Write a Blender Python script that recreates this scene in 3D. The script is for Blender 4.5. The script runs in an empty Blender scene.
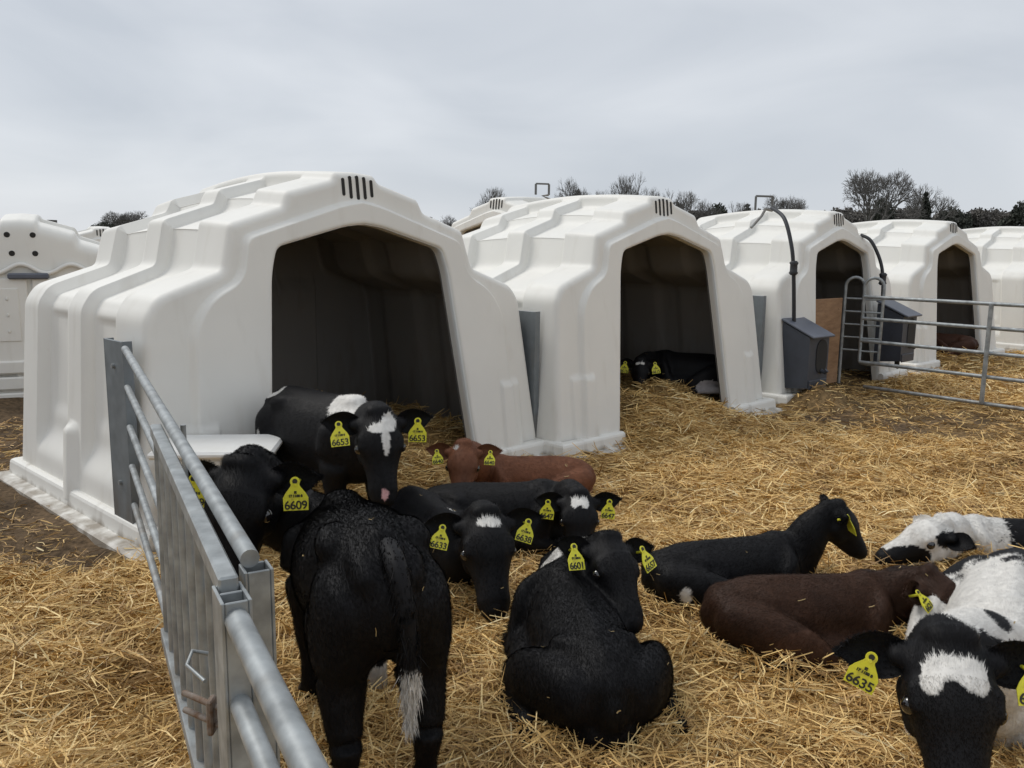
import bpy, math, random
import numpy as np
from mathutils import Vector, Matrix

random.seed(7)
RNG = np.random.default_rng(11)
C = bpy.context.scene.collection
SC = bpy.context.scene

# ------------------------------------------------------------------ camera
F_PX, HOR, ROLL, EYE = 846.1, 247.8, -0.013, 1.558
TH = math.atan((384 - HOR) / F_PX)
cd = bpy.data.cameras.new('camera')
cam = bpy.data.objects.new('camera', cd)
C.objects.link(cam)
SC.camera = cam
cd.sensor_fit = 'HORIZONTAL'
cd.sensor_width = 36.0
cd.lens = F_PX / 1024 * 36.0
cd.clip_start = 0.05
cd.clip_end = 3000
R0 = Matrix(((1, 0, 0), (0, math.sin(TH), -math.cos(TH)), (0, math.cos(TH), math.sin(TH))))
cam.matrix_world = Matrix.Translation((0, 0, EYE)) @ (R0 @ Matrix.Rotation(-ROLL, 3, 'Z')).to_4x4()


def at(px, py, Y):
    """world point seen at pixel (px, py) at a distance Y in front of the viewer"""
    r = (px - 512) / F_PX
    up = (384 - py) / F_PX
    c, s = math.cos(-ROLL), math.sin(-ROLL)
    r, up = r * c - up * s, r * s + up * c
    v = Vector((r, math.cos(TH) + up * math.sin(TH), -math.sin(TH) + up * math.cos(TH)))
    return Vector((0, 0, EYE)) + v * (Y / v.y)


# ------------------------------------------------------------------ world, sun, exposure
W = bpy.data.worlds.new('World')
SC.world = W
W.use_nodes = True
nt = W.node_tree
for n in list(nt.nodes):
    nt.nodes.remove(n)
out = nt.nodes.new('ShaderNodeOutputWorld')
bg = nt.nodes.new('ShaderNodeBackground')
bg.inputs['Strength'].default_value = 0.1
sky = nt.nodes.new('ShaderNodeTexSky')
sky.sky_type = 'NISHITA'
sky.sun_disc = False
SUN_EL, SUN_AZ = math.radians(52), math.radians(-62)      # azimuth from +Y towards +X
sky.sun_elevation = SUN_EL
sky.sun_rotation = SUN_AZ
tc = nt.nodes.new('ShaderNodeTexCoord')
mp = nt.nodes.new('ShaderNodeMapping')
mp.inputs['Scale'].default_value = (1.0, 1.0, 3.2)
mp.inputs['Rotation'].default_value = (0.0, 0.12, 1.1)
no = nt.nodes.new('ShaderNodeTexNoise')
no.inputs['Scale'].default_value = 2.6
no.inputs['Detail'].default_value = 5
no.inputs['Roughness'].default_value = 0.45
no.inputs['Distortion'].default_value = 0.6
cr = nt.nodes.new('ShaderNodeValToRGB')
cr.color_ramp.elements[0].position = 0.32
cr.color_ramp.elements[0].color = (0.535, 0.572, 0.625, 1)
cr.color_ramp.elements[1].position = 0.68
cr.color_ramp.elements[1].color = (0.70, 0.728, 0.768, 1)
sep = nt.nodes.new('ShaderNodeSeparateXYZ')
mr = nt.nodes.new('ShaderNodeMapRange')
mr.inputs['From Min'].default_value = 0.45
mr.inputs['From Max'].default_value = 1.0
mr.inputs['To Min'].default_value = 10.0
mr.inputs['To Max'].default_value = 11.5
vm = nt.nodes.new('ShaderNodeVectorMath')
vm.operation = 'SCALE'
mx = nt.nodes.new('ShaderNodeMixRGB')
mx.inputs['Fac'].default_value = 0.93
L = nt.links.new
L(tc.outputs['Generated'], mp.inputs['Vector'])
L(mp.outputs['Vector'], no.inputs['Vector'])
L(no.outputs['Fac'], cr.inputs['Fac'])
L(tc.outputs['Generated'], sep.inputs[0])
L(sep.outputs['Z'], mr.inputs['Value'])
L(cr.outputs['Color'], vm.inputs[0])
L(mr.outputs['Result'], vm.inputs['Scale'])
L(sky.outputs['Color'], mx.inputs['Color1'])
L(vm.outputs['Vector'], mx.inputs['Color2'])
L(mx.outputs['Color'], bg.inputs['Color'])
L(bg.outputs['Background'], out.inputs['Surface'])

sd = bpy.data.lights.new('sun', 'SUN')
sd.energy = 1.55
sd.angle = math.radians(25)
sd.color = (1.0, 0.965, 0.91)
so = bpy.data.objects.new('sun', sd)
C.objects.link(so)
sv = Vector((math.sin(SUN_AZ) * math.cos(SUN_EL), math.cos(SUN_AZ) * math.cos(SUN_EL), math.sin(SUN_EL)))
so.rotation_euler = sv.to_track_quat('Z', 'Y').to_euler()
so.location = (-8, 5, 12)
SC.view_settings.view_transform = 'Standard'
SC.view_settings.look = 'None'
SC.view_settings.exposure = 0.12
SC.view_settings.gamma = 1.0
SC.view_settings.use_curve_mapping = False


# ------------------------------------------------------------------ helpers
def tag(o, label=None, cat=None, group=None, kind=None):
    if label: o['label'] = label
    if cat: o['category'] = cat
    if group: o['group'] = group
    if kind: o['kind'] = kind
    return o


def empty(name, loc=(0, 0, 0), rz=0.0):
    o = bpy.data.objects.new(name, None)
    C.objects.link(o)
    o.empty_display_size = 0.1
    o.location = loc
    o.rotation_euler = (0, 0, rz)
    return o


def link_mesh(name, me, m, parent=None):
    o = bpy.data.objects.new(name, me)
    C.objects.link(o)
    if m is not None and not me.materials:
        me.materials.append(m)
    if parent: o.parent = parent
    return o


def copy_tree(o, parent=None):
    c = o.copy()
    C.objects.link(c)
    c.parent = parent
    for ch in list(o.children):
        copy_tree(ch, c)
    return c


def np_mesh(name, V, Q=None, T=None, col=None, smooth=False):
    """mesh from numpy: V (n,3), quads Q, triangles T"""
    me = bpy.data.meshes.new(name)
    V = np.asarray(V, dtype=np.float32)
    loops, starts, tot = [], [], 0
    if Q is not None and len(Q):
        Q = np.asarray(Q, dtype=np.int32)
        loops.append(Q.ravel()); starts.append(tot + 4 * np.arange(len(Q))); tot += 4 * len(Q)
    if T is not None and len(T):
        T = np.asarray(T, dtype=np.int32)
        loops.append(T.ravel()); starts.append(tot + 3 * np.arange(len(T))); tot += 3 * len(T)
    lo = np.concatenate(loops); st = np.concatenate(starts)
    me.vertices.add(len(V)); me.vertices.foreach_set('co', V.ravel())
    me.loops.add(len(lo)); me.loops.foreach_set('vertex_index', lo)
    me.polygons.add(len(st)); me.polygons.foreach_set('loop_start', st.astype(np.int32))
    me.update(calc_edges=True)
    if smooth:
        me.polygons.foreach_set('use_smooth', np.ones(len(st), dtype=bool))
    if col is not None:
        a = me.attributes.new('col', 'FLOAT_COLOR', 'POINT')
        c = np.ones((len(V), 4), dtype=np.float32); c[:, :3] = col
        a.data.foreach_set('color', c.ravel())
    me.validate()
    return me


class MB:
    """collects shapes and links them as ONE mesh"""
    def __init__(s):
        s.v = []; s.f = []; s.sm = []

    def add(s, vs, fs, smooth=False):
        b = len(s.v)
        s.v += [tuple(v) for v in vs]
        s.f += [tuple(b + i for i in f) for f in fs]
        s.sm += [smooth] * len(fs)

    def box(s, c, size, M=None, bev=0.0):
        """box with chamfered edges when bev > 0"""
        hx, hy, hz = size[0] / 2, size[1] / 2, size[2] / 2
        M = M or Matrix.Identity(3)
        c = Vector(c)
        if bev <= 0:
            vs = [c + M @ Vector((x * hx, y * hy, z * hz)) for z in (-1, 1) for y in (-1, 1) for x in (-1, 1)]
            s.add(vs, [(0, 2, 3, 1), (4, 5, 7, 6), (0, 1, 5, 4), (2, 6, 7, 3), (0, 4, 6, 2), (1, 3, 7, 5)])
            return
        b = min(bev, hx * .9, hy * .9, hz * .9)
        vs = []; idx = {}
        for sx in (-1, 1):
            for sy in (-1, 1):
                for sz in (-1, 1):
                    for ax in range(3):
                        p = [sx * (hx - b), sy * (hy - b), sz * (hz - b)]
                        p[ax] = (sx * hx, sy * hy, sz * hz)[ax]
                        idx[(sx, sy, sz, ax)] = len(vs)
                        vs.append(c + M @ Vector(p))
        fs = []
        for ax in range(3):
            o1, o2 = [a for a in range(3) if a != ax]
            for sg in (-1, 1):
                q = []
                for (a, bb) in ((-1, -1), (1, -1), (1, 1), (-1, 1)):
                    k = [0, 0, 0]; k[ax] = sg; k[o1] = a; k[o2] = bb
                    q.append(idx[(*k, ax)])
                fs.append(q)
            for a in (-1, 1):
                for bb in (-1, 1):
                    k0 = [0, 0, 0]; k1 = [0, 0, 0]
                    k0[o1] = a; k0[o2] = bb; k0[ax] = -1
                    k1[o1] = a; k1[o2] = bb; k1[ax] = 1
                    fs.append((idx[(*k0, o1)], idx[(*k1, o1)], idx[(*k1, o2)], idx[(*k0, o2)]))
        for sx in (-1, 1):
            for sy in (-1, 1):
                for sz in (-1, 1):
                    fs.append([idx[(sx, sy, sz, a)] for a in range(3)])
        s.add(vs, fs)

    def beam(s, a, b, w, h, bev=0.003, up=(0, 0, 1)):
        a, b = Vector(a), Vector(b)
        d = (b - a).normalized()
        u = Vector(up)
        if abs(d.dot(u)) > .98: u = Vector((0.6, 0.8, 0))
        x = d.cross(u).normalized(); y = x.cross(d)
        M = Matrix((x, d, y)).transposed()
        s.box((a + b) / 2, (w, (b - a).length, h), M, bev)

    def tube(s, pts, r, seg=10, cap=True, closed=False):
        pts = [Vector(p) for p in pts]
        n = len(pts)
        rs = r if isinstance(r, (list, tuple)) else [r] * n
        t0 = (pts[1] - pts[0]).normalized()
        u = Vector((0, 0, 1)) if abs(t0.z) < .9 else Vector((1, 0, 0))
        x = t0.cross(u).normalized()
        vs = []
        for i, p in enumerate(pts):
            if closed: t = (pts[(i + 1) % n] - pts[i - 1]).normalized()
            elif i == 0: t = t0
            elif i == n - 1: t = (pts[i] - pts[i - 1]).normalized()
            else: t = ((pts[i + 1] - p).normalized() + (p - pts[i - 1]).normalized()).normalized()
            x = (x - t * x.dot(t)).normalized(); y = t.cross(x)
            for k in range(seg):
                a = 2 * math.pi * k / seg
                vs.append(p + (x * math.cos(a) + y * math.sin(a)) * rs[i])
        fs = []
        m = n if closed else n - 1
        for i in range(m):
            for k in range(seg):
                k2 = (k + 1) % seg; j = (i + 1) % n
                fs.append((i * seg + k, i * seg + k2, j * seg + k2, j * seg + k))
        s.add(vs, fs, True)
        if cap and not closed:
            s.add(vs[:seg], [tuple(reversed(range(seg)))]); s.add(vs[-seg:], [tuple(range(seg))])

    def sphere(s, c, r, M=None, nu=12, nv=8):
        M = M or Matrix.Identity(3)
        c = Vector(c); r = (r, r, r) if isinstance(r, (int, float)) else r
        vs = [c + M @ Vector((0, 0, -r[2]))]
        for j in range(1, nv):
            ph = -math.pi / 2 + math.pi * j / nv
            for i in range(nu):
                a = 2 * math.pi * i / nu
                vs.append(c + M @ Vector((r[0] * math.cos(ph) * math.cos(a), r[1] * math.cos(ph) * math.sin(a), r[2] * math.sin(ph))))
        vs.append(c + M @ Vector((0, 0, r[2])))
        fs = []
        for i in range(nu):
            fs.append((0, 1 + (i + 1) % nu, 1 + i))
            for j in range(nv - 2):
                a = 1 + j * nu; b = a + nu
                fs.append((a + i, a + (i + 1) % nu, b + (i + 1) % nu, b + i))
            fs.append((1 + (nv - 2) * nu + i, 1 + (nv - 2) * nu + (i + 1) % nu, len(vs) - 1))
        s.add(vs, fs, True)

    def prism(s, poly, z0, z1, M=None, o=(0, 0, 0)):
        """poly in local xy pulled from z0 to z1"""
        M = M or Matrix.Identity(3); o = Vector(o); n = len(poly)
        vs = [o + M @ Vector((x, y, z0)) for x, y in poly] + [o + M @ Vector((x, y, z1)) for x, y in poly]
        s.add(vs, [tuple(reversed(range(n))), tuple(range(n, 2 * n))] + [(i, (i + 1) % n, n + (i + 1) % n, n + i) for i in range(n)])

    def build(s, name, m, parent=None):
        me = bpy.data.meshes.new(name)
        me.from_pydata(s.v, [], s.f)
        me.polygons.foreach_set('use_smooth', s.sm)
        me.materials.append(m)
        me.update()
        return link_mesh(name, me, None, parent)


def smooth01(a, b, x):
    t = np.clip((np.asarray(x, dtype=float) - a) / (b - a), 0, 1)
    return t * t * (3 - 2 * t)


def vnoise(x, y, seed=0):
    xi = np.floor(x).astype(np.int64); yi = np.floor(y).astype(np.int64)
    fx = x - xi; fy = y - yi
    fx = fx * fx * (3 - 2 * fx); fy = fy * fy * (3 - 2 * fy)

    def h(a, b):
        n = (a * 374761393 + b * 668265263 + seed * 974634777) & 0xffffffff
        n = ((n ^ (n >> 13)) * 1274126177) & 0xffffffff
        return ((n ^ (n >> 16)) & 0xffff) / 65535.0
    return (h(xi, yi) * (1 - fx) + h(xi + 1, yi) * fx) * (1 - fy) + (h(xi, yi + 1) * (1 - fx) + h(xi + 1, yi + 1) * fx) * fy


def vnoise3(p, sc, seed=0):
    return (vnoise(p[:, 0] * sc + p[:, 2] * sc * .73 + 50, p[:, 1] * sc - p[:, 2] * sc * .61 + 50, seed)
            + vnoise(p[:, 2] * sc * 1.1 + 80 + p[:, 1] * sc * .2, p[:, 0] * sc * .9 + p[:, 1] * sc * .5 + 30, seed + 5)) - 1.0


# ------------------------------------------------------------------ materials
def mat(name, col, rough=.5, metal=0.0, var=.0, vscale=6.0, bump=0.0, bscale=40.0, spec=.5, col2=None, attr=False,
        sheen=0.0, coat=0.0, trans=0.0, stops=(.35, .65), detail=6, stretch=(1, 1, 1)):
    m = bpy.data.materials.new(name)
    m.use_nodes = True
    t = m.node_tree; b = t.nodes['Principled BSDF']
    b.inputs['Roughness'].default_value = rough
    b.inputs['Metallic'].default_value = metal
    b.inputs['Specular IOR Level'].default_value = spec
    if sheen: b.inputs['Sheen Weight'].default_value = sheen
    if coat: b.inputs['Coat Weight'].default_value = coat
    b.inputs['Base Color'].default_value = (*col, 1)
    tcn = t.nodes.new('ShaderNodeTexCoord')
    mpn = t.nodes.new('ShaderNodeMapping'); mpn.inputs['Scale'].default_value = stretch
    t.links.new(tcn.outputs['Object'], mpn.inputs['Vector'])
    src = None
    if attr:
        a = t.nodes.new('ShaderNodeAttribute'); a.attribute_name = 'col'; src = a.outputs['Color']
    if col2 is not None or var > 0:
        n = t.nodes.new('ShaderNodeTexNoise'); n.inputs['Scale'].default_value = vscale
        n.inputs['Detail'].default_value = detail; n.inputs['Roughness'].default_value = .6
        t.links.new(mpn.outputs['Vector'], n.inputs['Vector'])
        r = t.nodes.new('ShaderNodeValToRGB')
        r.color_ramp.elements[0].position = stops[0]; r.color_ramp.elements[1].position = stops[1]
        if attr:
            r.color_ramp.elements[0].color = (1 - var, 1 - var, 1 - var, 1)
            r.color_ramp.elements[1].color = (1 + var, 1 + var, 1 + var, 1)
            x = t.nodes.new('ShaderNodeMixRGB'); x.blend_type = 'MULTIPLY'; x.inputs['Fac'].default_value = 1
            t.links.new(src, x.inputs['Color1']); t.links.new(r.outputs['Color'], x.inputs['Color2'])
            t.links.new(n.outputs['Fac'], r.inputs['Fac']); src = x.outputs['Color']
        else:
            c2 = col2 if col2 is not None else tuple(c * (1 - var) for c in col)
            r.color_ramp.elements[0].color = (*c2, 1); r.color_ramp.elements[1].color = (*col, 1)
            t.links.new(n.outputs['Fac'], r.inputs['Fac']); src = r.outputs['Color']
    if src is not None: t.links.new(src, b.inputs['Base Color'])
    if bump:
        n2 = t.nodes.new('ShaderNodeTexNoise'); n2.inputs['Scale'].default_value = bscale; n2.inputs['Detail'].default_value = 5
        t.links.new(mpn.outputs['Vector'], n2.inputs['Vector'])
        bp = t.nodes.new('ShaderNodeBump'); bp.inputs['Strength'].default_value = bump; bp.inputs['Distance'].default_value = .01
        t.links.new(n2.outputs['Fac'], bp.inputs['Height']); t.links.new(bp.outputs['Normal'], b.inputs['Normal'])
    return m


def plastic_mat(name, col, dirt, amount, splash, mot=.93, rough=.42, metal=0.0, msc=2.2):
    """moulded plastic: faint mottling, specks, muck splashed up from the ground"""
    m = bpy.data.materials.new(name); m.use_nodes = True
    t = m.node_tree; b = t.nodes['Principled BSDF']; Lk = t.links.new
    b.inputs['Roughness'].default_value = rough; b.inputs['Metallic'].default_value = metal
    b.inputs['Specular IOR Level'].default_value = .4
    tcn = t.nodes.new('ShaderNodeTexCoord')
    n1 = t.nodes.new('ShaderNodeTexNoise'); n1.inputs['Scale'].default_value = msc; n1.inputs['Detail'].default_value = 7
    n2 = t.nodes.new('ShaderNodeTexNoise'); n2.inputs['Scale'].default_value = 34; n2.inputs['Detail'].default_value = 3
    n3 = t.nodes.new('ShaderNodeTexNoise'); n3.inputs['Scale'].default_value = 9; n3.inputs['Detail'].default_value = 8
    mp3 = t.nodes.new('ShaderNodeMapping'); mp3.inputs['Scale'].default_value = (1, 1, .22)
    for n in (n1, n2): Lk(tcn.outputs['Object'], n.inputs['Vector'])
    Lk(tcn.outputs['Object'], mp3.inputs['Vector']); Lk(mp3.outputs['Vector'], n3.inputs['Vector'])
    r1 = t.nodes.new('ShaderNodeValToRGB')
    r1.color_ramp.elements[0].position = .3; r1.color_ramp.elements[0].color = (*[c * mot for c in col], 1)
    r1.color_ramp.elements[1].position = .7; r1.color_ramp.elements[1].color = (*col, 1)
    Lk(n1.outputs['Fac'], r1.inputs['Fac'])
    # specks
    r2 = t.nodes.new('ShaderNodeMapRange'); r2.inputs['From Min'].default_value = .73; r2.inputs['From Max'].default_value = .78
    Lk(n2.outputs['Fac'], r2.inputs['Value'])
    # splash: low z * streaky noise
    sp = t.nodes.new('ShaderNodeSeparateXYZ'); Lk(tcn.outputs['Object'], sp.inputs[0])
    zr = t.nodes.new('ShaderNodeMapRange'); zr.inputs['From Min'].default_value = .05; zr.inputs['From Max'].default_value = splash
    zr.inputs['To Min'].default_value = .33; zr.inputs['To Max'].default_value = 0
    Lk(sp.outputs['Z'], zr.inputs['Value'])
    ad = t.nodes.new('ShaderNodeMath'); ad.operation = 'ADD'; Lk(n3.outputs['Fac'], ad.inputs[0]); Lk(zr.outputs['Result'], ad.inputs[1])
    r3 = t.nodes.new('ShaderNodeMapRange'); r3.inputs['From Min'].default_value = .58; r3.inputs['From Max'].default_value = .86
    Lk(ad.outputs[0], r3.inputs['Value'])
    mxx = t.nodes.new('ShaderNodeMath'); mxx.operation = 'MAXIMUM'; Lk(r3.outputs['Result'], mxx.inputs[0])
    ml = t.nodes.new('ShaderNodeMath'); ml.operation = 'MULTIPLY'; ml.inputs[1].default_value = .5
    Lk(r2.outputs['Result'], ml.inputs[0]); Lk(ml.outputs[0], mxx.inputs[1])
    m2 = t.nodes.new('ShaderNodeMath'); m2.operation = 'MULTIPLY'; m2.inputs[1].default_value = amount; Lk(mxx.outputs[0], m2.inputs[0])
    m2.use_clamp = True
    mix = t.nodes.new('ShaderNodeMixRGB'); mix.inputs['Color2'].default_value = (*dirt, 1)
    Lk(m2.outputs[0], mix.inputs['Fac']); Lk(r1.outputs['Color'], mix.inputs['Color1'])
    Lk(mix.outputs['Color'], b.inputs['Base Color'])
    bp = t.nodes.new('ShaderNodeBump'); bp.inputs['Strength'].default_value = .12; bp.inputs['Distance'].default_value = .01
    Lk(n1.outputs['Fac'], bp.inputs['Height']); Lk(bp.outputs['Normal'], b.inputs['Normal'])
    return m


M = {}
M['hutch'] = plastic_mat('white_plastic', (.80, .785, .735), (.40, .34, .25), .24, .26, rough=.55)
M['lining'] = plastic_mat('grimy_shaded_plastic', (.27, .255, .235), (.17, .145, .12), .6, .8)  # grime, over a base colour darkened to deepen the shade inside the hutches
M['rim'] = plastic_mat('rim_plastic', (.80, .785, .735), (.16, .115, .065), .75, .10)
M['galv'] = plastic_mat('galvanised_steel', (.40, .425, .43), (.17, .13, .09), .55, .5, mot=.55, rough=.5, metal=.45, msc=18)
M['galv_flat'] = plastic_mat('galvanised_plate', (.235, .26, .275), (.12, .09, .06), .5, .5, mot=.72, rough=.55, metal=.35, msc=9)
M['dark'] = mat('dark_hole', (.02, .018, .016), .8)
M['lid'] = mat('white_lid', (.84, .835, .81), .35, col2=(.78, .77, .73), vscale=5)
M['feeder'] = mat('blue_grey_plastic', (.050, .056, .072), .5, col2=(.038, .043, .055), vscale=7)
M['feeder_lid'] = mat('blue_grey_lid', (.11, .12, .15), .45, col2=(.085, .095, .12), vscale=7)
M['hose'] = mat('black_rubber', (.025, .027, .032), .55)
M['board'] = mat('plywood', (.36, .215, .115), .75, col2=(.24, .135, .07), vscale=5, stretch=(1, 1, 4), bump=.1)
M['tag'] = mat('yellow_tag', (.80, .76, .045), .5, col2=(.50, .43, .06), vscale=32, stops=(.30, .50))
M['ink'] = mat('black_ink', (.03, .03, .02), .6)
M['eye'] = mat('dark_eye', (.008, .006, .006), .08, spec=.8, coat=.5)
M['nose'] = mat('wet_nose', (.022, .02, .022), .32, col2=(.012, .011, .012), vscale=60, bump=.3, bscale=160)
M['nose_brown'] = mat('brown_nose', (.05, .04, .04), .32, col2=(.03, .022, .022), vscale=60, bump=.3, bscale=160)
M['hoof'] = mat('hoof_horn', (.05, .04, .03), .6, col2=(.02, .016, .014), vscale=30)
M['coat'] = mat('short_hair_coat', (.02, .02, .02), .62, attr=True, var=.12, vscale=30, spec=.2)
M['straw'] = mat('straw_stalks', (.5, .35, .15), .55, attr=True, spec=.35)
M['ground'] = mat('trampled_ground', (.1, .07, .04), .95, attr=True, var=.45, vscale=28, bump=1.0, bscale=50, spec=.15, detail=10)
M['bark'] = mat('bare_wood', (.19, .178, .165), .9, col2=(.13, .12, .11), vscale=3)
M['leaf'] = mat('dark_evergreen', (.085, .09, .072), .85, col2=(.05, .054, .045), vscale=.8, spec=.2)
M['scrub'] = mat('winter_scrub', (.19, .175, .16), .9, col2=(.12, .112, .10), vscale=.7, spec=.2)
M['rust'] = mat('rusty_bolt', (.16, .09, .05), .8, .3, col2=(.28, .25, .22), vscale=40)

# ------------------------------------------------------------------ ground heights
HUTCH = {1: (-0.961, 5.26, .815), 2: (1.235, 7.203, .767), 3: (3.54, 9.434, .774), 4: (6.066, 11.907, .72), 5: (9.0, 14.35, .72)}


def hloc(i, x, y):
    hx, hy, a = HUTCH[i]
    dx, dy = x - hx, y - hy
    return dx * math.cos(a) + dy * math.sin(a), -dx * math.sin(a) + dy * math.cos(a)


def fence_x(y):
    return -2.02 + (4.15 - y) * .555


def gate_y(x):
    return 9.06 - (x - 3.75) * 1.243


def ground_h(x, y):
    h = .018 + (vnoise(x * 1.3, y * 1.3, 1) - .5) * .065 + (vnoise(x * 4, y * 4, 2) - .5) * .05 + (vnoise(x * 11, y * 11, 3) - .5) * .018
    inside = smooth01(-.15, .25, x - fence_x(y)) * smooth01(16, 9, y)
    h = h + .035 * inside
    for i, hh, rr in ((1, .21, .9), (2, .26, .95), (4, .14, .9), (5, .12, .9)):
        w, d = hloc(i, x, y)
        m = np.exp(-(w / .62) ** 4) * smooth01(-1.15, .05, d) * (1 - smooth01(1.65, 1.72, d)) * (1 - smooth01(1.28, 1.33, np.abs(w)))
        inner = (1 - smooth01(1.2, 1.3, np.abs(w))) * smooth01(-.1, .25, d) * (1 - smooth01(1.65, 1.72, d))
        h = h + np.maximum(m, inner * .75) * hh * (1 + .35 * (vnoise(x * 3.1, y * 3.1, 9) - .5))
    # bank of straw outside the fence, muck heap by the third hutch
    out_b = smooth01(.75, .15, np.abs(x - fence_x(y) + .62)) * smooth01(4.1, 3.3, y)
    h = h + .13 * out_b * (.7 + .6 * vnoise(x * 2.7, y * 2.7, 4))
    h = h + .17 * np.exp(-(((x - 3.02) / .28) ** 2 + ((y - 8.18) / .22) ** 2))
    # press down where an animal lies
    return h * (1 - smooth01(20, 60, np.hypot(x, y)))


def straw_cover(x, y):
    """1 = bright bedding, 0 = trampled brown"""
    ns = vnoise(x * 1.7, y * 1.7, 21) * .6 + vnoise(x * 5, y * 5, 22) * .4
    ins = x > fence_x(y)
    c_in = np.ones_like(x) - smooth01(6.5, 8.1, y + (x - 2.6) * .75 + (ns - .5) * 1.6) * smooth01(1.6, 2.7, x + (ns - .5) * .8) * .74
    c_in = c_in - smooth01(.52, .8, ns) * .22
    beyond = y > gate_y(x)
    c_in = np.where(beyond & (x > 4.0), .85 - .3 * smooth01(.5, .75, ns), c_in)
    edge = 3.30 + (x + 2.16) * 1.9
    c_out = smooth01(.35, -.25, y - edge + (ns - .5) * .7) * .97 + .05
    c = np.where(ins, c_in, c_out)
    for i in (1, 2, 4):
        w, d = hloc(i, x, y)
        m = (np.abs(w) < 1.35) & (d > -.1) & (d < 1.75)
        c = np.where(m, .62, c)
    w, d = hloc(3, x, y)
    c = np.where((np.abs(w) < 1.35) & (d > -.2) & (d < 1.75), .15, c)
    return np.clip(c, 0, 1)


def axis(lo, hi, step, far_lo, far_hi):
    a = np.arange(lo, hi, step)
    l = lo - np.geomspace(step * 2, lo - far_lo, 26)[::-1]
    r = hi + np.geomspace(step * 2, far_hi - hi, 26)
    return np.concatenate([l, a, r])


gx = axis(-6, 11, .045, -900, 900)
gy = axis(.4, 16, .045, -300, 1500)
X, Y = np.meshgrid(gx, gy)
Xf, Yf = X.ravel(), Y.ravel()
Zf = ground_h(Xf, Yf)
cov = straw_cover(Xf, Yf)
near = (1 - smooth01(16, 22, np.hypot(Xf, Yf)))[:, None]
ns = vnoise(Xf * 6, Yf * 6, 40)[:, None]
c_straw = np.array([.42, .27, .10]) * (.6 + .6 * ns)
c_mud = np.array([.085, .058, .036]) * (.65 + .7 * ns)
c_field = np.array([.055, .06, .03])
colg = (c_mud * (1 - cov[:, None]) + c_straw * cov[:, None]) * near + c_field * (1 - near)
nx, ny = len(gx), len(gy)
ii = (np.arange(ny - 1)[:, None] * nx + np.arange(nx - 1)[None, :]).ravel()
Q = np.stack([ii, ii + 1, ii + nx + 1, ii + nx], 1)
g = link_mesh('ground', np_mesh('ground', np.stack([Xf, Yf, Zf], 1), Q=Q, col=colg, smooth=True), M['ground'])
tag(g, kind='structure')


# ------------------------------------------------------------------ straw
def strands(px, py, pz, length, width, colr, pitch, rng, lift=0.0):
    n = len(px)
    az = rng.uniform(0, 2 * math.pi, n)
    d = np.stack([np.cos(az) * np.cos(pitch), np.sin(az) * np.cos(pitch), np.sin(pitch)], 1)
    sidev = np.stack([-np.sin(az), np.cos(az), np.zeros(n)], 1)
    up = np.cross(d, sidev)
    roll = rng.uniform(-1.2, 1.2, n)
    wv = sidev * np.cos(roll)[:, None] + up * np.sin(roll)[:, None]
    bend = rng.normal(0, .16, n)[:, None] * sidev + (rng.uniform(-.16, .02, n))[:, None] * np.array([0, 0, 1.])
    c = np.stack([px, py, pz], 1)
    Lh = length[:, None] / 2
    pts = [c - d * Lh + bend * Lh, c - bend * Lh * .0, c + d * Lh + bend * Lh]
    ws = [.75, 1.0, .6]
    V = np.empty((n, 6, 3))
    for i in range(3):
        V[:, 2 * i] = pts[i] - wv * width[:, None] * ws[i] / 2
        V[:, 2 * i + 1] = pts[i] + wv * width[:, None] * ws[i] / 2
    base = np.arange(n)[:, None] * 6
    Q = np.concatenate([base + np.array([0, 1, 3, 2]), base + np.array([2, 3, 5, 4])], 0)
    return V.reshape(-1, 3), Q, np.repeat(colr, 6, axis=0)


def straw_colors(n, rng, cover):
    pal = np.array([[.77, .53, .21], [.85, .64, .30], [.65, .42, .155], [.52, .33, .12], [.36, .215, .08], [.90, .75, .43]])
    p_hi = np.array([.32, .17, .29, .14, .05, .03]); p_lo = np.array([.10, .03, .20, .27, .39, .01])
    u = rng.random(n)[:, None]
    pr = p_lo * (1 - cover[:, None]) + p_hi * cover[:, None]
    k = (u > np.cumsum(pr, 1)).sum(1).clip(0, 5)
    return pal[k] * rng.uniform(.75, 1.15, n)[:, None]


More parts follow.
